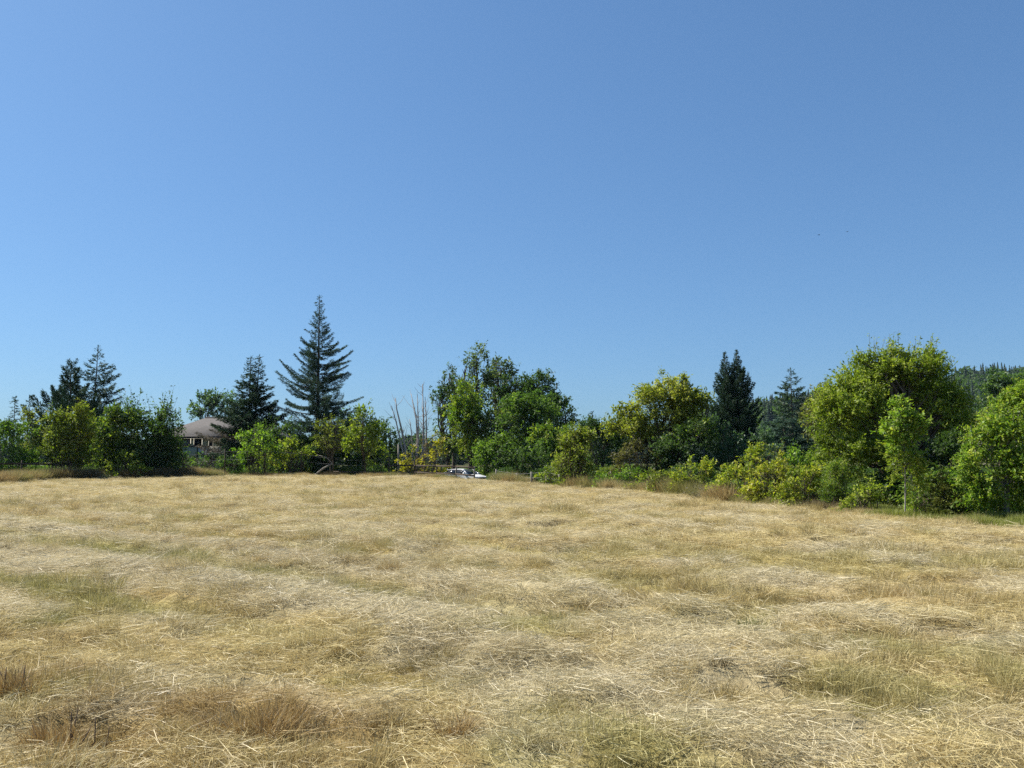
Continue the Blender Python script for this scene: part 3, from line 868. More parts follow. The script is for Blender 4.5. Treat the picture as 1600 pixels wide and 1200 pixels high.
X = np.concatenate(X); Y_ = np.concatenate(Y_); n = len(X)
ppx = 800 + FPX * X / Y_
k = ~((ppx > 610) & (ppx < 770) & (Y_ < 79)) & ~((ppx > 270) & (ppx < 365) & (Y_ < 93))
X, Y_ = X[k], Y_[k]; n = len(X)
s_ = rg.uniform(.6, 1.6, n) * np.where((X / Y_ > .22) & (X / Y_ < .45) & (Y_ < 42), .55, 1)
scatter('undergrowth', 'dark bramble and seedling undergrowth beneath and behind the trees', under, np.stack([X, Y_, ground(X, Y_) - .05], 1), rg.random(n) * 6.283, np.stack([s_ * 1.2, s_ * 1.2, s_], 1), {}, 12)

# ------------------------------------------------------------------ far wooded hill (one mass)
def low_conifer(name, rng, mat, ratio=.2, n=170):
    V = []
    for i in range(n):
        t = rng.random() ** .8; az = rng.random() * 6.283; r = ratio * (1 - t) * rng.uniform(.75, 1.15) + .012
        c = np.array([0, 0, .06 + t * .92]); d = np.array([math.cos(az), math.sin(az), -.45 + .5 * t])
        L = r; W = .085 * (1 - t) + .012
        sdv = np.array([-math.sin(az), math.cos(az), 0])
        V.append([c + [0, 0, .05], c + d * L * .6 + sdv * W, c + d * L, c + d * L * .6 - sdv * W])
    return leaf_mesh(name, np.array(V), rng.normal(.45, .2, n), mat)
hm = NEEDLE('forest')
lowc = [low_conifer('conifer', rg, hm, r) for r in (.15, .19, .22, .17, .25)]

def low_round(name, rng, mat, n=260):
    v = nrm(rng.normal(size=(n, 3))) * rng.random((n, 1)) ** .35 * [[.36, .36, .40]] + [[0, 0, .52]]
    V4 = leaf_geo(v, rng.normal(size=(n, 3)), rng.normal(size=(n, 3)) + [0, 0, .8], rng.uniform(.08, .2, n), rng.uniform(.07, .15, n))
    return leaf_mesh(name, V4, rng.normal(.45, .2, n), mat)
lowr = [low_round('round_tree', rg, pal('darkgreen')) for _ in range(3)]
X, Y_ = [], []
for (p0, p1, y0, y1, n) in ((860, 2100, 360, 740, 7500), (-900, 1100, 260, 420, 1800)):
    px = rg.uniform(p0, p1, n); y = np.sqrt(rg.uniform(y0 ** 2, y1 ** 2, n))
    X.append((px - 800) / FPX * y); Y_.append(y)
X = np.concatenate(X); Y_ = np.concatenate(Y_); n = len(X)
sc2 = rg.uniform(13, 22, n) * np.where(rg.random(n) < .12, 1.25, 1)
left = (X / Y_) < .24
sc2 = np.where(Y_ < 500, sc2 * .72, sc2)
sc2 = np.where(left, rg.uniform(8, 12.5, n), sc2)
scatter('distant_forest', 'dark conifer forest covering the distant hill', lowc + lowr[:1], np.stack([X, Y_, ground(X, Y_) - .5], 1), rg.random(n) * 6.283, np.stack([sc2, sc2, sc2], 1), {}, 8)

# ------------------------------------------------------------------ conifers
GR_FAR = 'small distant conifers at the left'
conifer('conifer_tree', 'small dark distant conifer, leftmost of the two at the far left', 17, 621, [(0, 17), (.3, 16), (.6, 11), (.85, 5), (1, 1)], d=120, seed=3, nbr=60, a0=(-5, 25), a1=(5, 20), jit=.45, dens=2.4, group=GR_FAR)
conifer('conifer_tree', 'small sparse distant conifer beside the darker one at the far left', 40, 620, [(0, 18), (.3, 15), (.6, 10), (.85, 5), (1, 1)], d=126, seed=4, nbr=46, a0=(-5, 25), a1=(5, 25), jit=.5, dens=1.2, palette='cedar', group=GR_FAR)
conifer('pine_tree', 'dark clumpy pine with up-pointing tufts, left of the taller sparse fir', 104, 567, [(0, 50), (.3, 56), (.45, 52), (.62, 36), (.8, 20), (.93, 13), (1, 6)], d=82, seed=5, nbr=74, a0=(0, 40), a1=(45, 75), jit=.65, dens=3.0, flat=.02, lat=.42, palette='fir')
conifer('fir_tree', 'tall sparse fir with its trunk showing through, behind the left shrubs', 141, 541, [(0, 58), (.25, 68), (.45, 54), (.65, 32), (.8, 21), (.93, 8), (1, 2)], d=86, seed=6, nbr=88, a0=(-8, 20), a1=(22, 35), jit=.55, dens=2.2, flat=.3, lat=.30, palette='fir')
conifer('spruce_tree', 'dark narrow twin-topped spruce with grey dead lower twigs beside the house', 386, 558, [(0, 64), (.2, 68), (.42, 54), (.6, 29), (.8, 15), (1, 1.5)], d=82, seed=7, nbr=135, a0=(-12, 25), a1=(8, 30), jit=.4, dens=2.3, flat=.4, lat=.34, palette='fir', tops=[(13, 557)], dead=.40)
conifer('cedar_tree', 'tallest tree, a blue-green cedar with long up-swept branches', 494, 464, [(0, 60), (.12, 62), (.25, 60), (.40, 54), (.52, 46), (.62, 36), (.72, 23), (.80, 14), (.88, 8.5), (.95, 5), (1, 2)], d=80, seed=18, nbr=260, a0=(-14, 20), a1=(22, 40), jit=.7, wob=11, dens=2.5, flat=.35, lat=.18, palette='cedar', needle_ar=.2, nl=.32)
conifer('fir_tree', 'dense dark twin-topped fir behind the yellow-green maple', 1157, 548, [(0, 40), (.3, 38), (.5, 33), (.66, 27), (.82, 13), (.92, 5), (1, .6)], d=74, seed=9, nbr=260, a0=(-14, 38), a1=(48, 72), jit=.4, dens=2.4, flat=.2, lat=.22, palette='fir', tops=[(-19, 551)], nl=.30)
conifer('fir_tree', 'lone dark fir with layered branches far behind the low green shrubs', 1241, 578, [(0, 34), (.3, 32), (.55, 27), (.75, 20), (.9, 10), (1, 2)], d=118, seed=10, nbr=75, a0=(-20, 20), a1=(10, 25), jit=.4, dens=2.6, flat=.3, palette='fir')
conifer('cedar_tree', 'low dark cedar with flat layered boughs below the lone fir', 1228, 652, [(0, 46), (.35, 48), (.6, 42), (.8, 28), (1, 10)], d=56, seed=11, nbr=60, a0=(-5, 5), a1=(-5, 10), jit=.4, dens=2.6, flat=.2, lat=.45, palette='cedar')
conifer('fir_sapling', 'young dull-green fir under the willow beside the sunlit bush', 1477, 738, [(0, 34), (.3, 30), (.6, 18), (.85, 7), (1, 1.5)], off=.9, seed=12, nbr=60, a0=(0, 30), a1=(15, 50), jit=.4, dens=2.0, flat=.1, palette='olive', nl=.13, trunk_r=.02)
conifer('conifer_tree', 'slim conifer top poking above the dark trees left of the maple', 925, 646, [(0, 16), (.5, 10), (.85, 4), (1, 1)], d=100, seed=13, nbr=50, a0=(0, 30), a1=(15, 30), jit=.4, dens=2.2)

# ------------------------------------------------------------------ broad-leaved trees and shrubs, left to right
SH = 'shrub'
plant('shrub', 'mid-green leafy shrub at the left frame edge above the fence rail', SH, 8, [(8, 690, 34, 26), (-30, 680, 40, 40), (36, 715, 22, 14)], 'midgreen', off=9)
plant('tree', 'grey-green small tree between the far-left conifers and the pine', 'tree', 55, [(55, 672, 22, 22), (70, 690, 22, 26), (45, 655, 12, 12)], 'olive', off=24, lai=2.2, gap=.38)
plant('shrub', 'yellow-green leafy bush at left, nearest the pine, with brown weeds at its foot', SH, 108, [(110, 672, 32, 30), (104, 702, 36, 26), (126, 650, 13, 14), (92, 660, 14, 16)], 'olive', off=2.4, air=True, second=('willow', .3, 1.1, .5), lai=3.6, whips=8, whip_l=1.3)
plant('shrub', 'mid-green bush in the middle of the left shrub clump', SH, 172, [(165, 685, 30, 32), (186, 678, 24, 38), (160, 715, 26, 24), (190, 720, 26, 22)], 'darkgreen', second=('willow', .2, 1.1, .35), off=3.4, lai=3.6, whips=6)
plant('shrub', 'dark green bush with long whippy shoots, right end of the left shrub clump', SH, 240, [(232, 690, 42, 40), (262, 690, 26, 36), (214, 662, 22, 22), (250, 722, 40, 24), (258, 655, 16, 14)], 'darkgreen', off=2.6, air=True, lai=3.6, whips=34, whip_l=2.6, droop=.12, second=('midgreen', .5, 1.1, .45))
plant('bramble', 'pale yellow-green bramble at the foot of the left shrub clump', SH, 190, [(178, 732, 20, 10), (198, 724, 15, 16), (212, 735, 14, 9)], 'yellowgreen', off=1.0, lai=2.2)
plant('bramble', 'pale green bramble in front of the house wall', SH, 310, [(302, 722, 22, 10), (328, 716, 12, 12), (286, 724, 16, 12)], 'midgreen', off=5, air=True, lai=1.0, gap=.45, twig=1.3)
plant('shrub', 'dark low shrub under the house deck', SH, 335, [(320, 730, 24, 10), (362, 727, 20, 12)], 'darkgreen', off=9)
plant('tree', 'grey-green broadleaf tree rising behind the house roof', 'tree', 338, [(330, 640, 22, 20), (350, 634, 26, 26), (316, 655, 12, 12)], 'bluegreen', d=112, lai=2.6, gap=.38)
plant('vine', 'bright green vine on a fence post, left of the spreading lime one', SH, 402, [(400, 690, 22, 18), (386, 708, 18, 16), (414, 712, 18, 18), (402, 674, 6, 12)], 'limegreen', off=4.2, air=True, lai=2.0, gap=.38, whips=8, whip_l=1.1)
plant('vine', 'lime-green vine spreading right along the fence', SH, 448, [(446, 705, 24, 14), (432, 718, 26, 14), (470, 712, 18, 10), (455, 698, 8, 8)], 'yellowgreen', off=4.4, air=True, lai=2.2, gap=.36, whips=7, whip_l=1.2, up=.2)
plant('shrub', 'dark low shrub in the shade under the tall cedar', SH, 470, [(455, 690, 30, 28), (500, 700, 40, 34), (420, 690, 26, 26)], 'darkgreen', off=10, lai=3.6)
plant('fruit_tree', 'small vase-shaped olive fruit tree in front of the tall cedar', 'tree', 517, [(505, 672, 11, 15), (525, 668, 13, 16), (515, 695, 20, 20), (532, 690, 10, 18), (500, 695, 8, 12)], 'olive', off=2.6, lai=1.5, gap=.36, trunk_r=.07, trunk_h=.22, up=1.2)
plant('fruit_tree', 'rounder green fruit tree right of the vase-shaped one', 'tree', 570, [(570, 668, 18, 26), (556, 690, 18, 22), (586, 690, 18, 22), (571, 648, 9, 12), (570, 710, 22, 14)], 'willow', off=3.0, lai=1.9, gap=.34, trunk_r=.09, trunk_h=.2, up=.9)
plant('shrub', 'dark green thicket behind the two fruit trees', SH, 575, [(545, 690, 34, 34), (590, 690, 30, 34), (610, 700, 18, 26)], 'darkgreen', off=16, lai=3.4)
plant('tree', 'pale grey-green tree peeping over the thicket left of the snag', 'tree', 545, [(545, 668, 22, 18), (535, 655, 12, 10)], 'bluegreen', off=22, lai=2.2)
plant('shrub', 'blue-grey twiggy thicket behind the bleached snag', SH, 640, [(636, 712, 22, 22), (655, 700, 16, 22), (622, 722, 16, 14)], 'bluegreen', off=20, lai=1.6, gap=.4)
plant('shrub', 'amber-yellow shrub behind the brown fence rails', SH, 652, [(652, 716, 15, 14), (640, 724, 10, 8)], 'amber', off=8, lai=2.0)
plant('shrub', 'golden shrub at the foot of the dark hawthorn', SH, 680, [(682, 718, 12, 16), (688, 702, 9, 16)], 'amber', off=8.5, lai=2.0)
plant('shrub', 'russet-brown shrub right of the bleached snag', SH, 668, [(670, 690, 13, 18), (664, 710, 10, 16)], 'russet', off=12, lai=1.7, gap=.4)
plant('hawthorn_tree', 'dark twiggy hawthorn with an open top right of the bleached snag', 'tree', 700, [(692, 640, 20, 26), (704, 668, 24, 30), (698, 618, 16, 16), (708, 708, 24, 28)], 'darkgreen', off=26, lai=2.0, gap=.4, whips=30, whip_l=1.9, droop=.05, second=('olive', 0, .6, .35))
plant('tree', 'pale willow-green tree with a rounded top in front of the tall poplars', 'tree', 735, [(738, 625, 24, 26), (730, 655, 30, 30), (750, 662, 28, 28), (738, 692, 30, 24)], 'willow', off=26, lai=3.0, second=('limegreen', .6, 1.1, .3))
plant('poplar_tree', 'tallest wispy poplar of the group in the middle', 'tree', 745, [(742, 563, 17, 20), (730, 580, 13, 18), (748, 590, 18, 26), (724, 605, 16, 24), (745, 625, 22, 30)], 'poplar', d=88, lai=2.0, gap=.42, up=1.0)
plant('poplar_tree', 'second wispy poplar, right of the tallest one', 'tree', 783, [(776, 576, 15, 17), (790, 590, 18, 18), (772, 605, 18, 24), (786, 625, 20, 28)], 'poplar', d=90, lai=2.2, gap=.40, up=1.0)
plant('poplar_tree', 'faint grey-green poplar at the left shoulder of the middle group', 'tree', 708, [(708, 600, 14, 20), (714, 622, 16, 24), (702, 590, 7, 12)], 'poplar', d=94, lai=1.3, gap=.45, up=1.0)
plant('tree', 'dark round-headed tree behind the middle group', 'tree', 838, [(832, 604, 28, 18), (850, 618, 18, 18), (822, 625, 28, 28), (800, 610, 18, 18)], 'darkgreen', d=86, lai=3.2)
plant('tree', 'dark green tree forming the right shoulder of the middle group', 'tree', 872, [(878, 636, 16, 18), (884, 655, 14, 18), (862, 640, 20, 24), (865, 668, 22, 22)], 'darkgreen', d=74, lai=3.0)
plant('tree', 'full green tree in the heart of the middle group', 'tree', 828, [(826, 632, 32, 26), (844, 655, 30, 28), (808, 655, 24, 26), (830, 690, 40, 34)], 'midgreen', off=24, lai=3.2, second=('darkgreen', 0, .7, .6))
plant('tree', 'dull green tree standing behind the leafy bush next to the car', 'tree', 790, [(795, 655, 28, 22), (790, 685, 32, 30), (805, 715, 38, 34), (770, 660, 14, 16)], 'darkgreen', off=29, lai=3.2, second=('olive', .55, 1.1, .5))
plant('shrub', 'fresh green leafy bush just right of the parked car', SH, 768, [(768, 712, 26, 24), (780, 735, 26, 18), (757, 722, 14, 16), (785, 695, 16, 16)], 'limegreen', off=25, lai=3.2, second=('midgreen', 0, 1.1, .6))
plant('shrub', 'dark bush in deep shade behind the grey fence posts', SH, 822, [(815, 725, 26, 24), (845, 728, 22, 22)], 'darkgreen', off=7, lai=3.2)
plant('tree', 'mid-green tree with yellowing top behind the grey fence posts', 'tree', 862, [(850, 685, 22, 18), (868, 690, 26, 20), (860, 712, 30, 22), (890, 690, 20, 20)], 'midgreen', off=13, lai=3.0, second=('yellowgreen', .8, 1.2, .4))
plant('shrub', 'pale bramble at the foot of the grey fence posts', SH, 862, [(858, 742, 14, 10), (872, 730, 12, 18)], 'yellowgreen', off=2.4, lai=2.0)
plant('shrub', 'rounded olive-yellow bush on a short trunk casting shade on the stubble', SH, 903, [(903, 712, 30, 30), (898, 690, 18, 18), (890, 730, 22, 22), (914, 738, 20, 18)], 'olive', off=1.4, lai=3.6, trunk_r=.04, second=('yellowgreen', 0, 1.1, .35))
plant('tree', 'dark tree filling the gap between the olive bush and the maple', 'tree', 945, [(935, 680, 24, 22), (955, 700, 26, 28), (920, 672, 16, 16), (945, 730, 30, 22)], 'darkgreen', off=12, lai=3.2)
plant('maple_tree', 'broad yellow-green maple with dark limbs showing', 'tree', 1040, [(1048, 615, 36, 26), (1020, 628, 30, 24), (1076, 632, 26, 24), (985, 650, 26, 14), (1000, 672, 36, 24), (1046, 655, 42, 30), (1080, 668, 26, 26), (965, 668, 16, 10), (1100, 625, 8, 8)], 'maple', off=10, lai=4.0, gap=.22, trunk_r=.22, trunk_h=.25, sub=7)
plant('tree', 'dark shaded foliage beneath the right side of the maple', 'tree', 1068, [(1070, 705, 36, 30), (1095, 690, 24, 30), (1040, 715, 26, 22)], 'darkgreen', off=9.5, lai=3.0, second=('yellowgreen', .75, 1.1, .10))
plant('shrub', 'brownish dying shrub under the left side of the maple', SH, 992, [(990, 712, 26, 20), (1010, 722, 24, 18), (975, 725, 18, 16)], 'brown', off=6, lai=2.8)
plant('bramble', 'low green bramble mound at the foot of the brown shrub', SH, 962, [(960, 752, 26, 10), (985, 746, 20, 13)], 'limegreen', off=1.6, lai=2.6, second=('midgreen', 0, 1.1, .6))
plant('bramble', 'small lemon-green bramble between the green mound and the olive round shrub', SH, 1008, [(1006, 754, 16, 9), (1016, 748, 8, 9)], 'yellowgreen', off=1.2, lai=2.4)
plant('shrub', 'rounded brownish-olive shrub at the field edge below the maple', SH, 1037, [(1037, 754, 16, 16), (1030, 762, 12, 10), (1044, 762, 12, 9)], 'olive', off=.6, lai=3.4)
plant('shrub', 'grey-green shrub at the foot of the twin-topped fir', SH, 1130, [(1120, 680, 20, 22), (1140, 705, 26, 22), (1112, 710, 20, 22)], 'bluegreen', off=13, lai=2.8)
plant('shrub', 'grey-green rounded shrub right of the twin-topped fir', SH, 1200, [(1198, 695, 20, 20), (1190, 712, 22, 18)], 'bluegreen', off=14, lai=2.8, up=1.0)
plant('shrub', 'smooth dull-green mound in front of the low dark cedar', SH, 1220, [(1220, 710, 18, 18), (1228, 722, 18, 14)], 'olive', off=12, lai=3.0, second=('bluegreen', 0, 1.1, .6))
plant('shrub', 'sparse yellow-green shrub with three upright tips below the maple', SH, 1082, [(1062, 748, 10, 16), (1078, 745, 9, 18), (1102, 742, 11, 18), (1085, 758, 28, 12)], 'yellowgreen', off=1.4, lai=2.8, gap=.32, up=1.0, second=('brightyellow', 0, 1.1, .3))
plant('shrub', 'yellow-green arching shrub left of the golden one', SH, 1152, [(1150, 742, 24, 20), (1172, 728, 18, 18), (1135, 758, 16, 16), (1182, 712, 14, 14)], 'yellowgreen', off=1.4, lai=3.2, second=('brightyellow', 0, 1.1, .25))
plant('shrub', 'golden-yellow bush, the yellowest in the row at the field edge', SH, 1200, [(1202, 754, 26, 24), (1180, 763, 18, 16), (1218, 740, 15, 22), (1196, 738, 14, 14)], 'brightyellow', off=.8, gap=.37, twigs_vis=200, lai=3.2, second=('yellowgreen', 0, 1.1, .25))
plant('shrub', 'bright lime bush rising behind the golden one', SH, 1248, [(1246, 724, 22, 22), (1262, 738, 18, 18), (1232, 735, 14, 16)], 'limegreen', off=5.5, lai=2.8)
plant('shrub', 'lime-yellow leafy bush right of the golden one', SH, 1245, [(1242, 760, 26, 22), (1264, 750, 20, 24), (1228, 772, 18, 12), (1280, 770, 14, 14)], 'yellowgreen', off=.8, gap=.37, twigs_vis=200, lai=3.0, second=('brightyellow', 0, 1.1, .4))
plant('broom', 'upright feathery green broom in front of the willow', SH, 1303, [(1303, 755, 18, 28), (1300, 775, 16, 16), (1310, 735, 8, 12)], 'willow', off=1.0, lai=3.0, up=2.2, leaf_ar=.22, second=('midgreen', 0, 1.1, .4))
plant('shrub', 'yellowing low bush under the left skirt of the willow', SH, 1348, [(1345, 782, 20, 14), (1358, 770, 14, 14), (1330, 790, 14, 8)], 'yellowgreen', off=.8, lai=2.6)
plant('shrub', 'dead grey twiggy brush at the field edge', SH, 1105, [(1100, 776, 16, 9), (1122, 779, 13, 8)], 'twig', off=.3, lai=1.6, leaf_ar=.16, twig=1.4)
plant('shrub', 'small dark olive tuft of shrub beside the dead grey brush', SH, 1140, [(1140, 774, 14, 11), (1134, 768, 10, 8)], 'olive', off=.4, lai=3.2, second=('brown', 0, .6, .5))
plant('tree', 'olive-brown tree behind the left shoulder of the willow', 'tree', 1285, [(1285, 635, 22, 22), (1272, 660, 18, 26), (1300, 660, 24, 26), (1290, 612, 14, 10)], 'olive', off=26, lai=3.0, second=('brown', 0, 1.1, .35))
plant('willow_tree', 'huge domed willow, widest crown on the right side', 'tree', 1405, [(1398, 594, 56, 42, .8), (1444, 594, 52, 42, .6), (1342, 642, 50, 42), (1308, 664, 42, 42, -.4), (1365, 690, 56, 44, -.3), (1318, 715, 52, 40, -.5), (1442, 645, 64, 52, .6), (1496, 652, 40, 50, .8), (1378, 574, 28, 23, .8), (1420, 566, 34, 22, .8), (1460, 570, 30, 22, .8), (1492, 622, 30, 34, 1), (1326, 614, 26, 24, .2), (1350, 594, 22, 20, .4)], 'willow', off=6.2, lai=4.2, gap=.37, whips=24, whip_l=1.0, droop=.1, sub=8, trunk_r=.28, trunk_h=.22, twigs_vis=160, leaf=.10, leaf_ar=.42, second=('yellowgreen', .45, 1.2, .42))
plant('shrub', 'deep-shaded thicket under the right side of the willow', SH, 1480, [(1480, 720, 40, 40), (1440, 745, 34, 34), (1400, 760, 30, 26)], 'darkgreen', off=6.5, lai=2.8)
plant('tree', 'olive tree between the willow and the sunlit right bush', 'tree', 1522, [(1520, 662, 24, 24), (1515, 695, 32, 36), (1535, 680, 22, 26)], 'olive', off=14, lai=3.0)
plant('tree', 'round bluish-green tree below the wooded ridge at top right', 'tree', 1562, [(1565, 604, 24, 22), (1588, 608, 26, 24), (1558, 630, 20, 24), (1590, 640, 40, 30)], 'midgreen', d=62, lai=3.2, second=('bluegreen', 0, 1.1, .6))
plant('young_tree', 'slender young tree alone on a thin stem in front of the willow', 'tree', 1413, [(1404, 648, 16, 14), (1420, 668, 22, 16), (1396, 672, 16, 12), (1412, 692, 20, 14), (1432, 672, 10, 10), (1404, 715, 14, 18), (1424, 722, 18, 12), (1402, 742, 11, 11), (1432, 742, 14, 8), (1400, 640, 8, 10), (1436, 764, 12, 6), (1428, 782, 8, 5)], 'yellowgreen', off=.15, lai=3.8, gap=.2, leaf=.085, trunk_r=.018, trunk_h=.62, bark=BARKG, sub=5, second=('limegreen', .55, 1.2, .7))
plant('tree', 'big sunlit yellow-green bush-like tree at the right frame edge', 'tree', 1572, [(1580, 660, 48, 44), (1545, 700, 40, 40), (1600, 720, 54, 50), (1540, 745, 40, 36), (1570, 775, 46, 38), (1525, 765, 24, 32), (1620, 640, 44, 40), (1640, 760, 60, 56)], 'yellowgreen', off=1.9, lai=3.2, leaf=.075, twigs_vis=160, sub=7, trunk_r=.07, trunk_h=.3, bark=BARKG, second=('limegreen', 0, 1.1, .62))
plant('bramble', 'small leafy plant at the foot of the young tree', SH, 1432, [(1436, 782, 14, 10), (1450, 776, 12, 10)], 'limegreen', off=.9, lai=2.0, leaf=.07)

# ------------------------------------------------------------------ bleached snag (dead tree of many bare stems)
sb = gpos(640, d=78)
rng = np.random.default_rng(21)
sroot = thing('dead_tree', 'bleached bare dead tree with upright stems between the fruit trees and the hawthorn', 'tree', sb)
def stem_px(name, pts, r0, r1, twn, mat, parent, Y, base, seed):
    rg_ = np.random.default_rng(seed)
    P = np.array([at(a, b, Y) - base + np.array([0, rg_.normal(0, .15), 0]) for a, b in pts])
    mb = MB(); mb.tube(P, np.linspace(r0, r1, len(P)), 6)
    for k in range(twn):
        f = rg_.uniform(.25, 1) * (len(P) - 1); i = min(int(f), len(P) - 2)
        a = P[i] + (P[i + 1] - P[i]) * (f - i)
        d = nrm(P[i + 1] - P[i]) * .8 + rg_.normal(size=3) * .55
        L = rg_.uniform(.3, 1.3)
        mb.tube(np.stack([a, a + d * L * .5, a + d * L + [0, 0, .25 * L]]), [r1 * .8, r1 * .6, .008], 4, False)
    return mb.build(name, mat, parent, smooth=True)
for k, (pts, r0, r1, tw) in enumerate([
        ([(640, 742), (634, 705), (628, 672), (620, 640), (618, 622)], .17, .035, 9),
        ([(636, 735), (626, 690), (619, 660), (612, 634)], .12, .03, 8),
        ([(648, 740), (652, 690), (650, 650), (642, 615)], .13, .03, 9),
        ([(650, 742), (654, 690), (653, 650), (652, 616)], .12, .03, 10),
        ([(656, 742), (662, 690), (661, 650), (660, 600)], .16, .03, 40),
        ([(660, 735), (666, 690), (666, 660), (664, 620)], .12, .03, 10),
        ([(644, 735), (645, 700), (643, 675), (640, 655)], .09, .025, 8),
        ([(634, 700), (640, 690), (645, 676)], .07, .025, 4)]):
    stem_px('stem', pts, r0, r1, tw, BARKP, sroot, sb[1], sb, 30 + k)
pp = gpos(622, d=74)
pr = thing('pole', 'tall pale-green pole standing left of the bleached snag', 'pole', pp)
MB().tube([(0, 0, -.3), (0.02, 0, 1.2), (0, 0, at(622, 694, 74)[2] - pp[2])], [.11, .10, .09], 8).build('shaft', WOOD, pr)
ap = gpos(905, d=130)
ar = thing('antenna_mast', 'thin antenna mast rising above the dark trees of the middle group', 'mast', gpos(870, d=104))
MB().tube([(0, 0, -.3), (0, 0, at(870, 601, 104)[2] - ar.location[2])], [.05, .03], 5).build('shaft', simple_mat('grey_steel', (.25, .26, .28), (.32, .33, .35), 4, .5), ar)

# leaning dead branch by the vase-shaped fruit tree
lb_ = gpos(492, 2.0)
mb = MB()
A = at(491, 742, lb_[1]) - lb_; B_ = at(519, 724, lb_[1]) - lb_
mb.tube(np.stack([A + [0, 0, -.05], (A + B_) / 2 + [0, 0, .06], B_]), [.09, .075, .05], 7)
mb.tube(np.stack([B_, B_ + [-.5, .1, .5], B_ + [-1.4, .2, .75]]), [.05, .035, .012], 5)
o = mb.build('dead_branch', BARKG, None, smooth=True, label='bare dead branch leaning against the vase-shaped fruit tree', category='branch')
o.location = lb_

# ------------------------------------------------------------------ fences
def px_ground(px, off):
    return gpos(px, off)

fr = thing('wire_fence', 'brown post, rail and wire fence along the left half of the field edge', 'fence', gpos(500, 3.2))
fl = np.array(fr.location)
posts = [(-60, 716), (32, 719), (80, 719), (210, 712), (285, 708), (351, 701), (413, 700), (470, 705), (521, 714), (566, 717), (608, 713), (647, 719), (682, 727), (712, 731), (741, 729)]
tops = []
for k, (px, pt_) in enumerate(posts):
    g0 = gpos(px, 3.2)
    tz = max(at(px, pt_, g0[1])[2], g0[2] + .9)
    mb = MB(); rr = .055 if px < 600 else .065
    lean = np.random.default_rng(k).normal(0, .03, 2)
    mb.tube([(0, 0, -.3), (lean[0] * .5, 0, (tz - g0[2]) * .5), (lean[0], lean[1], tz - g0[2])], [rr, rr * .96, rr * .88], 8)
    p = mb.build('post', WOODB if px < 690 else WOOD, fr, smooth=False)
    p.location = g0 - fl
    tops.append((g0, tz))
def rail(i, za, zb, ht=.11):
    (a, ta), (b, tb) = tops[i], tops[i + 1]
    MB().beam(a - fl + [0, -.085, za], b - fl + [0, -.085, zb], .04, ht).build('rail', WOODB, fr)
for i in (0, 1):
    rail(i, 1.18, 1.2)
for i in range(8, 14):
    rail(i, .42, .40)
for i in range(10, 14):
    rail(i, .98, .95)
for i in range(2, 10):
    for zf in (.62, .9):
        (a, ta), (b, tb) = tops[i], tops[i + 1]
        a2 = a - fl + [0, -.06, (ta - a[2]) * zf]; b2 = b - fl + [0, -.06, (tb - b[2]) * zf]
        MB().tube([a2, (a2 + b2) / 2 + [0, 0, -.04], b2], [.006] * 3, 4, False).build('wire', simple_mat('fence_wire', (.2, .2, .2), (.3, .29, .28), 5, .5), fr)

fr2 = thing('post_fence', 'row of grey weathered fence posts right of the parked car', 'fence', gpos(830, 1.6))
fl2 = np.array(fr2.location)
pts2 = []
for k, (px, pt_) in enumerate([(775, 733), (808, 739), (831, 737), (854, 735), (875, 740)]):
    g0 = gpos(px, 1.8)
    tz = at(px, pt_, g0[1])[2]
    ln = np.random.default_rng(50 + k).normal(0, .03)
    p = MB().tube([(0, 0, -.3), (ln * .5, 0, (tz - g0[2]) * .5), (ln, 0, tz - g0[2])], [.075, .07, .062], 8).build('post', WOOD, fr2)
    p.location = g0 - fl2
    pts2.append((g0, tz))
for (a, ta), (b, tb) in zip(pts2[:-1], pts2[1:]):
    for zf in (.5, .88):
        MB().tube([a - fl2 + [0, -.07, (ta - a[2]) * zf], b - fl2 + [0, -.07, (tb - b[2]) * zf]], [.006] * 2, 4, False).build('wire', MATS['fence_wire'], fr2)

# ------------------------------------------------------------------ house
HD = 92.0
hb = gpos(330, d=HD)
hs = thing('house', 'hip-roofed house half hidden behind the spruce, with cream panels and dark windows', 'house', hb)
def hp(px, py): q = at(px, py, HD) - hb; return q[0], q[2]
X0 = hp(281, 0)[0]; X1 = hp(440, 0)[0]
zE = hp(0, 681)[1]; zR = hp(0, 650)[1]; zS = hp(0, 697)[1]; zW = hp(0, 720)[1]
CREAM = simple_mat('cream_paint', (.76, .72, .50), (.82, .78, .56), 3, .7)
SIDING = simple_mat('grey_green_siding', (.36, .37, .26), (.42, .43, .31), 3, .8)
SIDING2 = simple_mat('grey_siding', (.50, .49, .42), (.56, .55, .48), 3, .8)
TRIM = simple_mat('dark_brown_trim', (.03, .026, .026), (.05, .042, .04), 5, .7)
GLASS = simple_mat('dark_window_glass', (.02, .024, .03), (.035, .04, .05), 2, .08, spec=.8)
CURT = simple_mat('grey_blind', (.35, .36, .40), (.42, .43, .46), 4, .8)
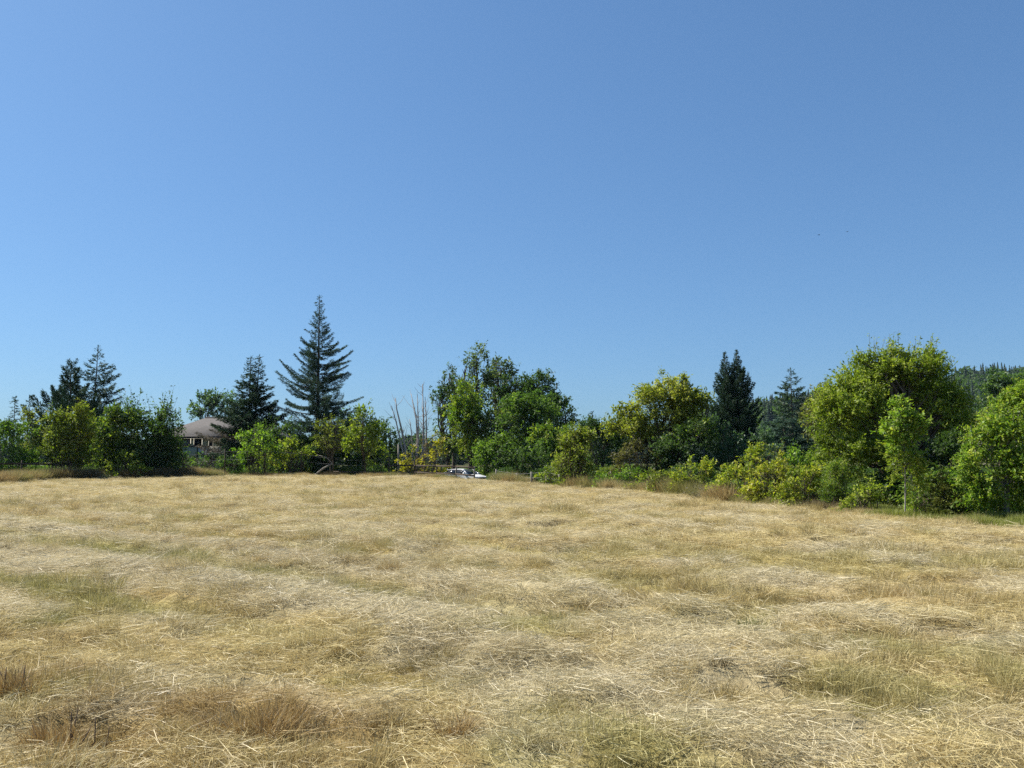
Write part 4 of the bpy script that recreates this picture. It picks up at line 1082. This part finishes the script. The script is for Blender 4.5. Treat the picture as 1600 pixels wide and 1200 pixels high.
# shingle roof
rmat = bpy.data.materials.new('brown_shingle'); rmat.use_nodes = True
t = rmat.node_tree; b = t.nodes['Principled BSDF']; b.inputs['Roughness'].default_value = .95
tc = t.nodes.new('ShaderNodeTexCoord'); bk = t.nodes.new('ShaderNodeTexBrick')
bk.inputs['Scale'].default_value = 1; bk.inputs['Brick Width'].default_value = .35; bk.inputs['Row Height'].default_value = .3; bk.inputs['Mortar Size'].default_value = .012
bk.inputs['Color1'].default_value = (.060, .054, .050, 1); bk.inputs['Color2'].default_value = (.083, .073, .068, 1); bk.inputs['Mortar'].default_value = (.045, .04, .037, 1)
t.links.new(tc.outputs['Object'], bk.inputs['Vector']); t.links.new(bk.outputs[0], b.inputs['Base Color'])
ov = .55; D = 9.0
ridge0 = hp(324, 0)[0]; ridge1 = X1 - (ridge0 - X0)
V = [(X0 - ov, -ov - .9, zE), (X1 + ov, -ov - .9, zE), (X1 + ov, D + ov, zE), (X0 - ov, D + ov, zE), (ridge0, D / 2 - .4, zR), (ridge1, D / 2 - .4, zR)]
V += [(x, y, z - .14) for x, y, z in V[:4]]
rb = MB(); rb.add(V, [(0, 1, 5, 4), (2, 3, 4, 5), (0, 6, 7, 1), (1, 7, 8, 2), (2, 8, 9, 3), (3, 9, 6, 0), (9, 8, 7, 6)], [(3, 0, 4), (1, 2, 5)])
roof = rb.build('roof', rmat, hs)
MB().box(X0 - ov, X1 + ov, -ov - .96, -ov - .905, zE - .32, zE - .02).build('fascia', TRIM, roof)
mb = MB(); mb.tube([(ridge0, D / 2 - .4, zR + .02), (ridge1, D / 2 - .4, zR + .02)], [.10, .10], 6); mb.build('ridge_cap', rmat, roof)
MB().box(X0, X1, 0.0, D, -.2, zE - .15).build('wall', SIDING2, hs)
for a, b_ in ((296, 307), (324, 327), (341, 349), (357, 372)):
    MB().box(hp(a - .4, 0)[0], hp(b_ + .4, 0)[0], -.03, -.003, zS, zE - .3).build('panel', CREAM, hs)
for a, b_, kind in ((283, 294, 0), (308.5, 322.5, 1), (328.5, 339.5, 0), (350.5, 356, 0), (374, 392, 0)):
    xa, xb = hp(a, 0)[0], hp(b_, 0)[0]
    f = MB()
    for q in ((xa, xa + .12, zS, zE - .3), (xb - .12, xb, zS, zE - .3), (xa + .12, xb - .12, zS, zS + .12), (xa + .12, xb - .12, zE - .42, zE - .3)):
        f.box(q[0], q[1], -.09, -.004, q[2], q[3])
    wn = f.build('window', TRIM, hs)
    MB().box(xa + .12, xb - .12, -.045, -.006, zS + .12, zE - .42).build('pane', CURT if kind else GLASS, wn)
# deck with a solid parapet
xd1 = hp(338.5, 0)[0]
MB().box(X0, xd1, -1.2, -1.1, zW + .1, zS - .1).build('parapet', SIDING, hs)
MB().box(X0 - .05, hp(357, 0)[0], -1.28, -1.02, zS - .09, zS + .02).build('handrail', TRIM, hs)
MB().box(xd1 + .02, xd1 + .16, -1.22, -1.06, -.2, zS - .1).build('deck_post', TRIM, hs)
MB().box(xd1 + .17, hp(357, 0)[0], -1.2, -1.1, zW - .6, zS - .1).build('parapet', SIDING2, hs)
MB().box(X0, xd1, -1.25, -.02, zW - .12, zW + .09).build('deck', TRIM, hs)
for a in (300, 320):
    x = hp(a, 0)[0]
    MB().box(x - .06, x + .06, -1.15, -1.03, -.2, zW - .13).build('deck_post', TRIM, hs)

# ------------------------------------------------------------------ parked car
CD = 74.0
cb = gpos(726, d=CD)
car = thing('car', 'white hatchback parked behind the brown fence, facing right, half hidden by the field crest', 'car', cb, rz=R_(-38))
PAINT = simple_mat('white_car_paint', (.78, .78, .78), (.82, .82, .82), 2, .25, spec=.6)
BLK = simple_mat('black_trim', (.015, .015, .017), (.022, .022, .024), 5, .5)
RUB = simple_mat('tyre_rubber', (.012, .012, .012), (.02, .02, .02), 8, .9)
RIM = simple_mat('alloy_rim', (.4, .41, .42), (.5, .5, .52), 5, .35, metallic=.8)
LAMP = simple_mat('headlight_lens', (.55, .57, .6), (.65, .66, .68), 3, .1, spec=.9)
# car axis: +x forward; y = width
def car_body():
    import bmesh
    prof = [(-2.05, .42), (-2.1, .75), (-2.02, .98), (-1.2, 1.02), (0.55, .98), (1.2, .93), (1.85, .80), (2.08, .62), (2.1, .40), (1.9, .26), (-1.9, .26)]
    ys = [(-.86, .93), (-.80, 1.0), (0, 1.035), (.80, 1.0), (.86, .93)]
    n = len(prof); V = []
    for y, s in ys:
        for x, z in prof:
            V.append((x * (1 if abs(y) < .83 else .985), y, .62 + (z - .62) * s))
    Q = []
    for k in range(len(ys) - 1):
        for i in range(n):
            j = (i + 1) % n
            Q.append((k * n + i, k * n + j, (k + 1) * n + j, (k + 1) * n + i))
    mb = MB(); mb.add(V, Q)
    for k in (0, len(ys) - 1):
        V2 = V[k * n:(k + 1) * n]; c0 = tuple(np.mean(V2, 0))
        mb.add(V2 + [c0], [], [(i, (i + 1) % n, n) if k else ((i + 1) % n, i, n) for i in range(n)])
    # roof and pillars
    roofz = 1.41
    for sy in (-1, 1):
        mb.beam((1.02, sy * .76, .95), (.30, sy * .60, roofz - .03), .10, .10)       # windscreen pillar
        mb.beam((-.35, sy * .77, .98), (-.45, sy * .61, roofz - .03), .09, .09)
        mb.beam((-2.0, sy * .74, .95), (-1.55, sy * .59, roofz - .03), .20, .14)
    V = []
    rp = [(.36, roofz - .06), (.2, roofz), (-.6, roofz + .03), (-1.45, roofz - .02), (-1.65, roofz - .08)]
    for y, dz in ((-.64, -.05), (-.5, 0), (0, .015), (.5, 0), (.64, -.05)):
        for x, z in rp:
            V.append((x, y, z + dz))
    Q = [(k * 5 + i, (k + 1) * 5 + i, (k + 1) * 5 + i + 1, k * 5 + i + 1) for k in range(4) for i in range(4)]
    mb.add(V, Q); mb.add([(x, y, z - .05) for x, y, z in V], [q[::-1] for q in Q])
    return mb
car_body().build('body', PAINT, car)
def quad_panel(name, P, mat, th=.015):
    P = np.array(P, float); nv = nrm(np.cross(P[1] - P[0], P[2] - P[0]))
    mb = MB(); V = np.vstack([P, P + nv * th]); n = len(P)
    mb.add(V, [(3, 2, 1, 0), (4, 5, 6, 7)] + [(i, (i + 1) % 4, 4 + (i + 1) % 4, 4 + i) for i in range(4)])
    return mb.build(name, mat, car)
quad_panel('windscreen', [(1.0, -.70, .97), (1.0, .70, .97), (.36, .56, 1.42), (.36, -.56, 1.42)], GLASS)
quad_panel('rear_window', [(-2.0, .68, .99), (-2.0, -.68, .99), (-1.62, -.55, 1.39), (-1.62, .55, 1.39)], GLASS)
for sy in (-1, 1):
    quad_panel('side_window', [(.86, sy * .735, 1.0), (.30, sy * .61, 1.39), (-.38, sy * .61, 1.41), (-.30, sy * .755, 1.0)][::sy], GLASS)
    quad_panel('side_window', [(-.42, sy * .755, 1.0), (-.50, sy * .61, 1.41), (-1.42, sy * .60, 1.38), (-1.75, sy * .735, 1.0)][::sy], GLASS)
    mr = MB(); mr.box(.70, .88, sy * .97 - .10, sy * .97 + .10, .98, 1.12); mr.beam((.82, sy * .80, 1.0), (.82, sy * .9, 1.03), .05, .05)
    mr.build('mirror', PAINT, car)
    hl = MB(); hl.add([(2.09, sy * .55, .66), (1.98, sy * .83, .68), (1.90, sy * .84, .78), (2.02, sy * .55, .76),
                       (1.9, sy * .55, .66), (1.8, sy * .83, .68), (1.7, sy * .84, .78), (1.8, sy * .55, .76)],
                      [(0, 1, 2, 3), (7, 6, 5, 4), (0, 4, 5, 1), (1, 5, 6, 2), (2, 6, 7, 3), (3, 7, 4, 0)])
    o = hl.build('headlight', LAMP, car); o.location = (.03, 0, 0)
    for wx in (-1.25, 1.3):
        wb = MB()
        a = np.linspace(0, 2 * np.pi, 21)[:-1]
        rings = [(.20, -.09), (.31, -.10), (.33, -.07), (.33, .07), (.31, .10), (.20, .09)]
        V = [(r * math.cos(q), y, r * math.sin(q)) for r, y in rings for q in a]
        wb.add(V, [(k * 20 + i, k * 20 + (i + 1) % 20, (k + 1) * 20 + (i + 1) % 20, (k + 1) * 20 + i) for k in range(5) for i in range(20)])
        wh = wb.build('wheel', RUB, car); wh.location = (wx, sy * .80, .33)
        rm = MB(); rm.tube([(0, -.06, 0), (0, .06, 0)], [.05, .05], 10)
        V = [(r * math.cos(q), y, r * math.sin(q)) for r, y in ((.205, -.085), (.18, -.085), (.18, .085), (.205, .085)) for q in a]
        rm.add(V, [(k * 20 + i, k * 20 + (i + 1) % 20, (k + 1) * 20 + (i + 1) % 20, (k + 1) * 20 + i) for k in range(3) for i in range(20)])
        for k in range(5):
            q = k * 2 * math.pi / 5
            rm.beam((.04 * math.cos(q), sy * .05, .04 * math.sin(q)), (.19 * math.cos(q), sy * .05, .19 * math.sin(q)), .03, .05)
        rm.build('rim', RIM, wh)
MB().box(2.075, 2.125, -.5, .5, .60, .72).build('grille', BLK, car)
MB().box(2.06, 2.14, -.80, .80, .36, .50).build('bumper', PAINT, car)

# ------------------------------------------------------------------ two far birds
BIRD = simple_mat('bird_dark', (.02, .02, .024), (.04, .04, .045), 5, .8)
for px, py, lab, rz in ((1279.5, 367, 'tiny dark bird in the sky, left and lower of the two', .4), (1324, 362, 'tiny dark bird in the sky, right and higher of the two', 1.2)):
    P = at(px, py, 92)
    br = thing('bird', lab, 'bird', P, 'birds high in the sky', rz=rz)
    a = np.linspace(-.11, .13, 7)
    MB().tube([(q, 0, 0) for q in a], [.006, .02, .03, .034, .03, .026, .008], 8).build('body', BIRD, br, smooth=True)
    for sy in (-1, 1):
        wv = [(.06, sy * .02, .01), (.07, sy * .10, .05), (.0, sy * .20, .03), (-.03, sy * .10, .04), (-.04, sy * .02, .01)]
        mb = MB(); V = wv + [(x, y, z - .006) for x, y, z in wv]
        mb.add(V, [(0, 1, 3, 4), (9, 8, 6, 5)], [(1, 2, 3), (8, 7, 6)])
        mb.build('wing', BIRD, br)
    mb = MB(); mb.add([(-.10, -.012, 0), (-.10, .012, 0), (-.19, .035, .005), (-.19, -.035, .005), (-.10, -.012, -.005), (-.10, .012, -.005), (-.19, .035, 0), (-.19, -.035, 0)], [(0, 1, 2, 3), (7, 6, 5, 4)])
    mb.build('tail', BIRD, br)

# ------------------------------------------------------------------ single tufts and stalks one can point at
def tuft(label, px, py, wpx, hpx, cols, key, n=420, lean=.45, W=.0045, seed=1, stalks=()):
    rng = np.random.default_rng(seed)
    v = (600 - py) / FPX
    Y = EYE * (CP - v * SP) / -(SP + v * CP)
    g0 = gpos(px, d=Y); s = Y / FPX
    R = wpx * s / 2; H = hpx * s * 1.1
    mat = leaf_mat('tuft_' + key, cols, trans=.2, gloss=.04, tcol=(1.1, 1, .8))
    root = thing('grass_tuft', label, 'grass tuft', g0)
    nc = 7
    cx = np.stack([rng.uniform(-.75, .75, nc) * R, rng.uniform(-.5, .5, nc) * R, np.full(nc, -.02)], 1); ch = rng.uniform(.45, 1.1, nc); ln_ = rng.normal(0, .22, (nc, 3)) * [[1, 1, 0]]
    ci_ = rng.integers(0, nc, n)
    a = rng.random(n) * 6.283; r = R * .42 * np.sqrt(rng.random(n))
    b = np.stack([r * np.cos(a), r * np.sin(a) * .7, np.zeros(n)], 1) + cx[ci_]
    la = rng.random(n) * 6.283; le = np.abs(rng.normal(0, lean, n))
    d = np.stack([np.cos(la) * np.sin(le) + b[:, 0] / R * .45, np.sin(la) * np.sin(le) + b[:, 1] / R * .45, np.cos(le) + .2], 1) + ln_[ci_]
    L = H * rng.uniform(.4, 1.2, n) * ch[ci_]
    bend = np.stack([d[:, 0], d[:, 1], np.full(n, -.6)], 1) * rng.uniform(.1, 1.2, (n, 1)) + rng.normal(0, .15, (n, 3))
    link('blade_clump', blade_mesh('blade_clump', blade_geo(b, d, bend, L, rng.uniform(.6, 1.3, n) * W * max(1, Y / 6), rng), rng.normal(.5, .22, n), mat), root)
    for (sx, sy, h, lx) in stalks:
        P0 = np.array([sx, sy, -.03]); P1 = np.array([sx + lx, sy + .02, h])
        MB().tube(np.stack([P0, (P0 + P1) / 2 + [.016, .01, 0], P1 + rng.normal(0, .02, 3)]), [.0048, .0042, .0026], 6).build('dead_stalk', simple_mat('dead_stalk', (.075, .05, .032), (.16, .11, .07), 30, .9), root, smooth=True)
OLV = [(.15, .125, .045), (.26, .21, .085), (.37, .31, .14), (.48, .41, .22)]
RUS = [(.19, .12, .05), (.31, .21, .085), (.42, .31, .14), (.52, .42, .23)]
STR = [(.20, .145, .065), (.33, .26, .13), (.45, .37, .20), (.56, .47, .29)]
GRN = [(.055, .075, .015), (.12, .14, .03), (.19, .20, .05), (.28, .27, .09)]
tuft('large round olive-brown tuft in the middle of the foreground', 668, 1040, 84, 60, [(.11, .09, .034), (.20, .16, .062), (.30, .25, .105), (.42, .355, .18)], 'dark_olive', 2000, .4, seed=1)
tuft('rusty brown tuft with broken dark stalks at the bottom left', 92, 1180, 90, 78, RUS, 'rust', 520, .35, seed=2, stalks=[(.06, -.06, .22, .01), (.10, -.05, .17, .05), (.16, -.08, .19, .09), (.04, -.1, .12, -.05), (.12, -.1, .14, .03), (-.08, -.07, .15, -.04), (.02, -.02, .19, .06), (.19, -.02, .12, .10)])
tuft('rusty tuft with dark stalks at the left edge, above the other rusty one', 36, 1120, 70, 62, RUS, 'rust', 420, .35, seed=3, stalks=[(-.10, -.06, .22, -.02), (-.02, -.08, .2, .07), (-.14, -.02, .16, .02)])
tuft('upright amber tuft low in the centre of the foreground', 706, 1160, 46, 52, RUS, 'rust', 260, .3, seed=4)
tuft('dark olive tuft near the right frame edge', 1545, 1098, 52, 40, OLV, 'olive', 420, .4, seed=5)
tuft('green tuft among straw right of centre', 1168, 982, 60, 24, GRN, 'green', 380, .5, seed=6)
tuft('broad amber-green clump of standing grass at the lower left', 390, 1165, 170, 62, RUS, 'rust', 900, .5, seed=7)
tuft('brown tuft on the far stubble near the left mowing line', 247, 834, 26, 12, OLV, 'olive', 200, .5, seed=8)
tuft('small brown tuft in the middle distance left of centre', 437, 795, 15, 9, OLV, 'olive', 160, .5, seed=9)
tuft('brown tuft in the middle distance, below and right of the small one', 580, 846, 18, 14, OLV, 'olive', 180, .4, seed=10)
tuft('small dark tuft with one upright stalk, right of the centre of the field', 954, 1014, 36, 18, OLV, 'olive', 220, .5, seed=11, stalks=[(0, 0, .14, .0)])
tuft('forked dark stub at the field edge under the golden bush', 1166, 800, 12, 11, OLV, 'olive', 40, .4, seed=12, stalks=[(0, 0, .30, -.14), (0, 0, .32, .12)])
print('leaf triangles', TRI[0])

# ------------------------------------------------------------------ thin summer haze
hz = bpy.data.materials.new('haze'); hz.use_nodes = True
t = hz.node_tree; t.nodes.clear()
out = t.nodes.new('ShaderNodeOutputMaterial'); pv = t.nodes.new('ShaderNodeVolumePrincipled')
pv.inputs['Color'].default_value = (.62, .78, 1, 1); pv.inputs['Density'].default_value = 0.00005; pv.inputs['Anisotropy'].default_value = 0.0
t.links.new(pv.outputs[0], out.inputs['Volume'])
MB().box(-1400, 1400, -1400, 1400, HZ0, HZ1).build('haze', hz, None, kind='stuff', label='thin blue summer haze over the far wooded hill')
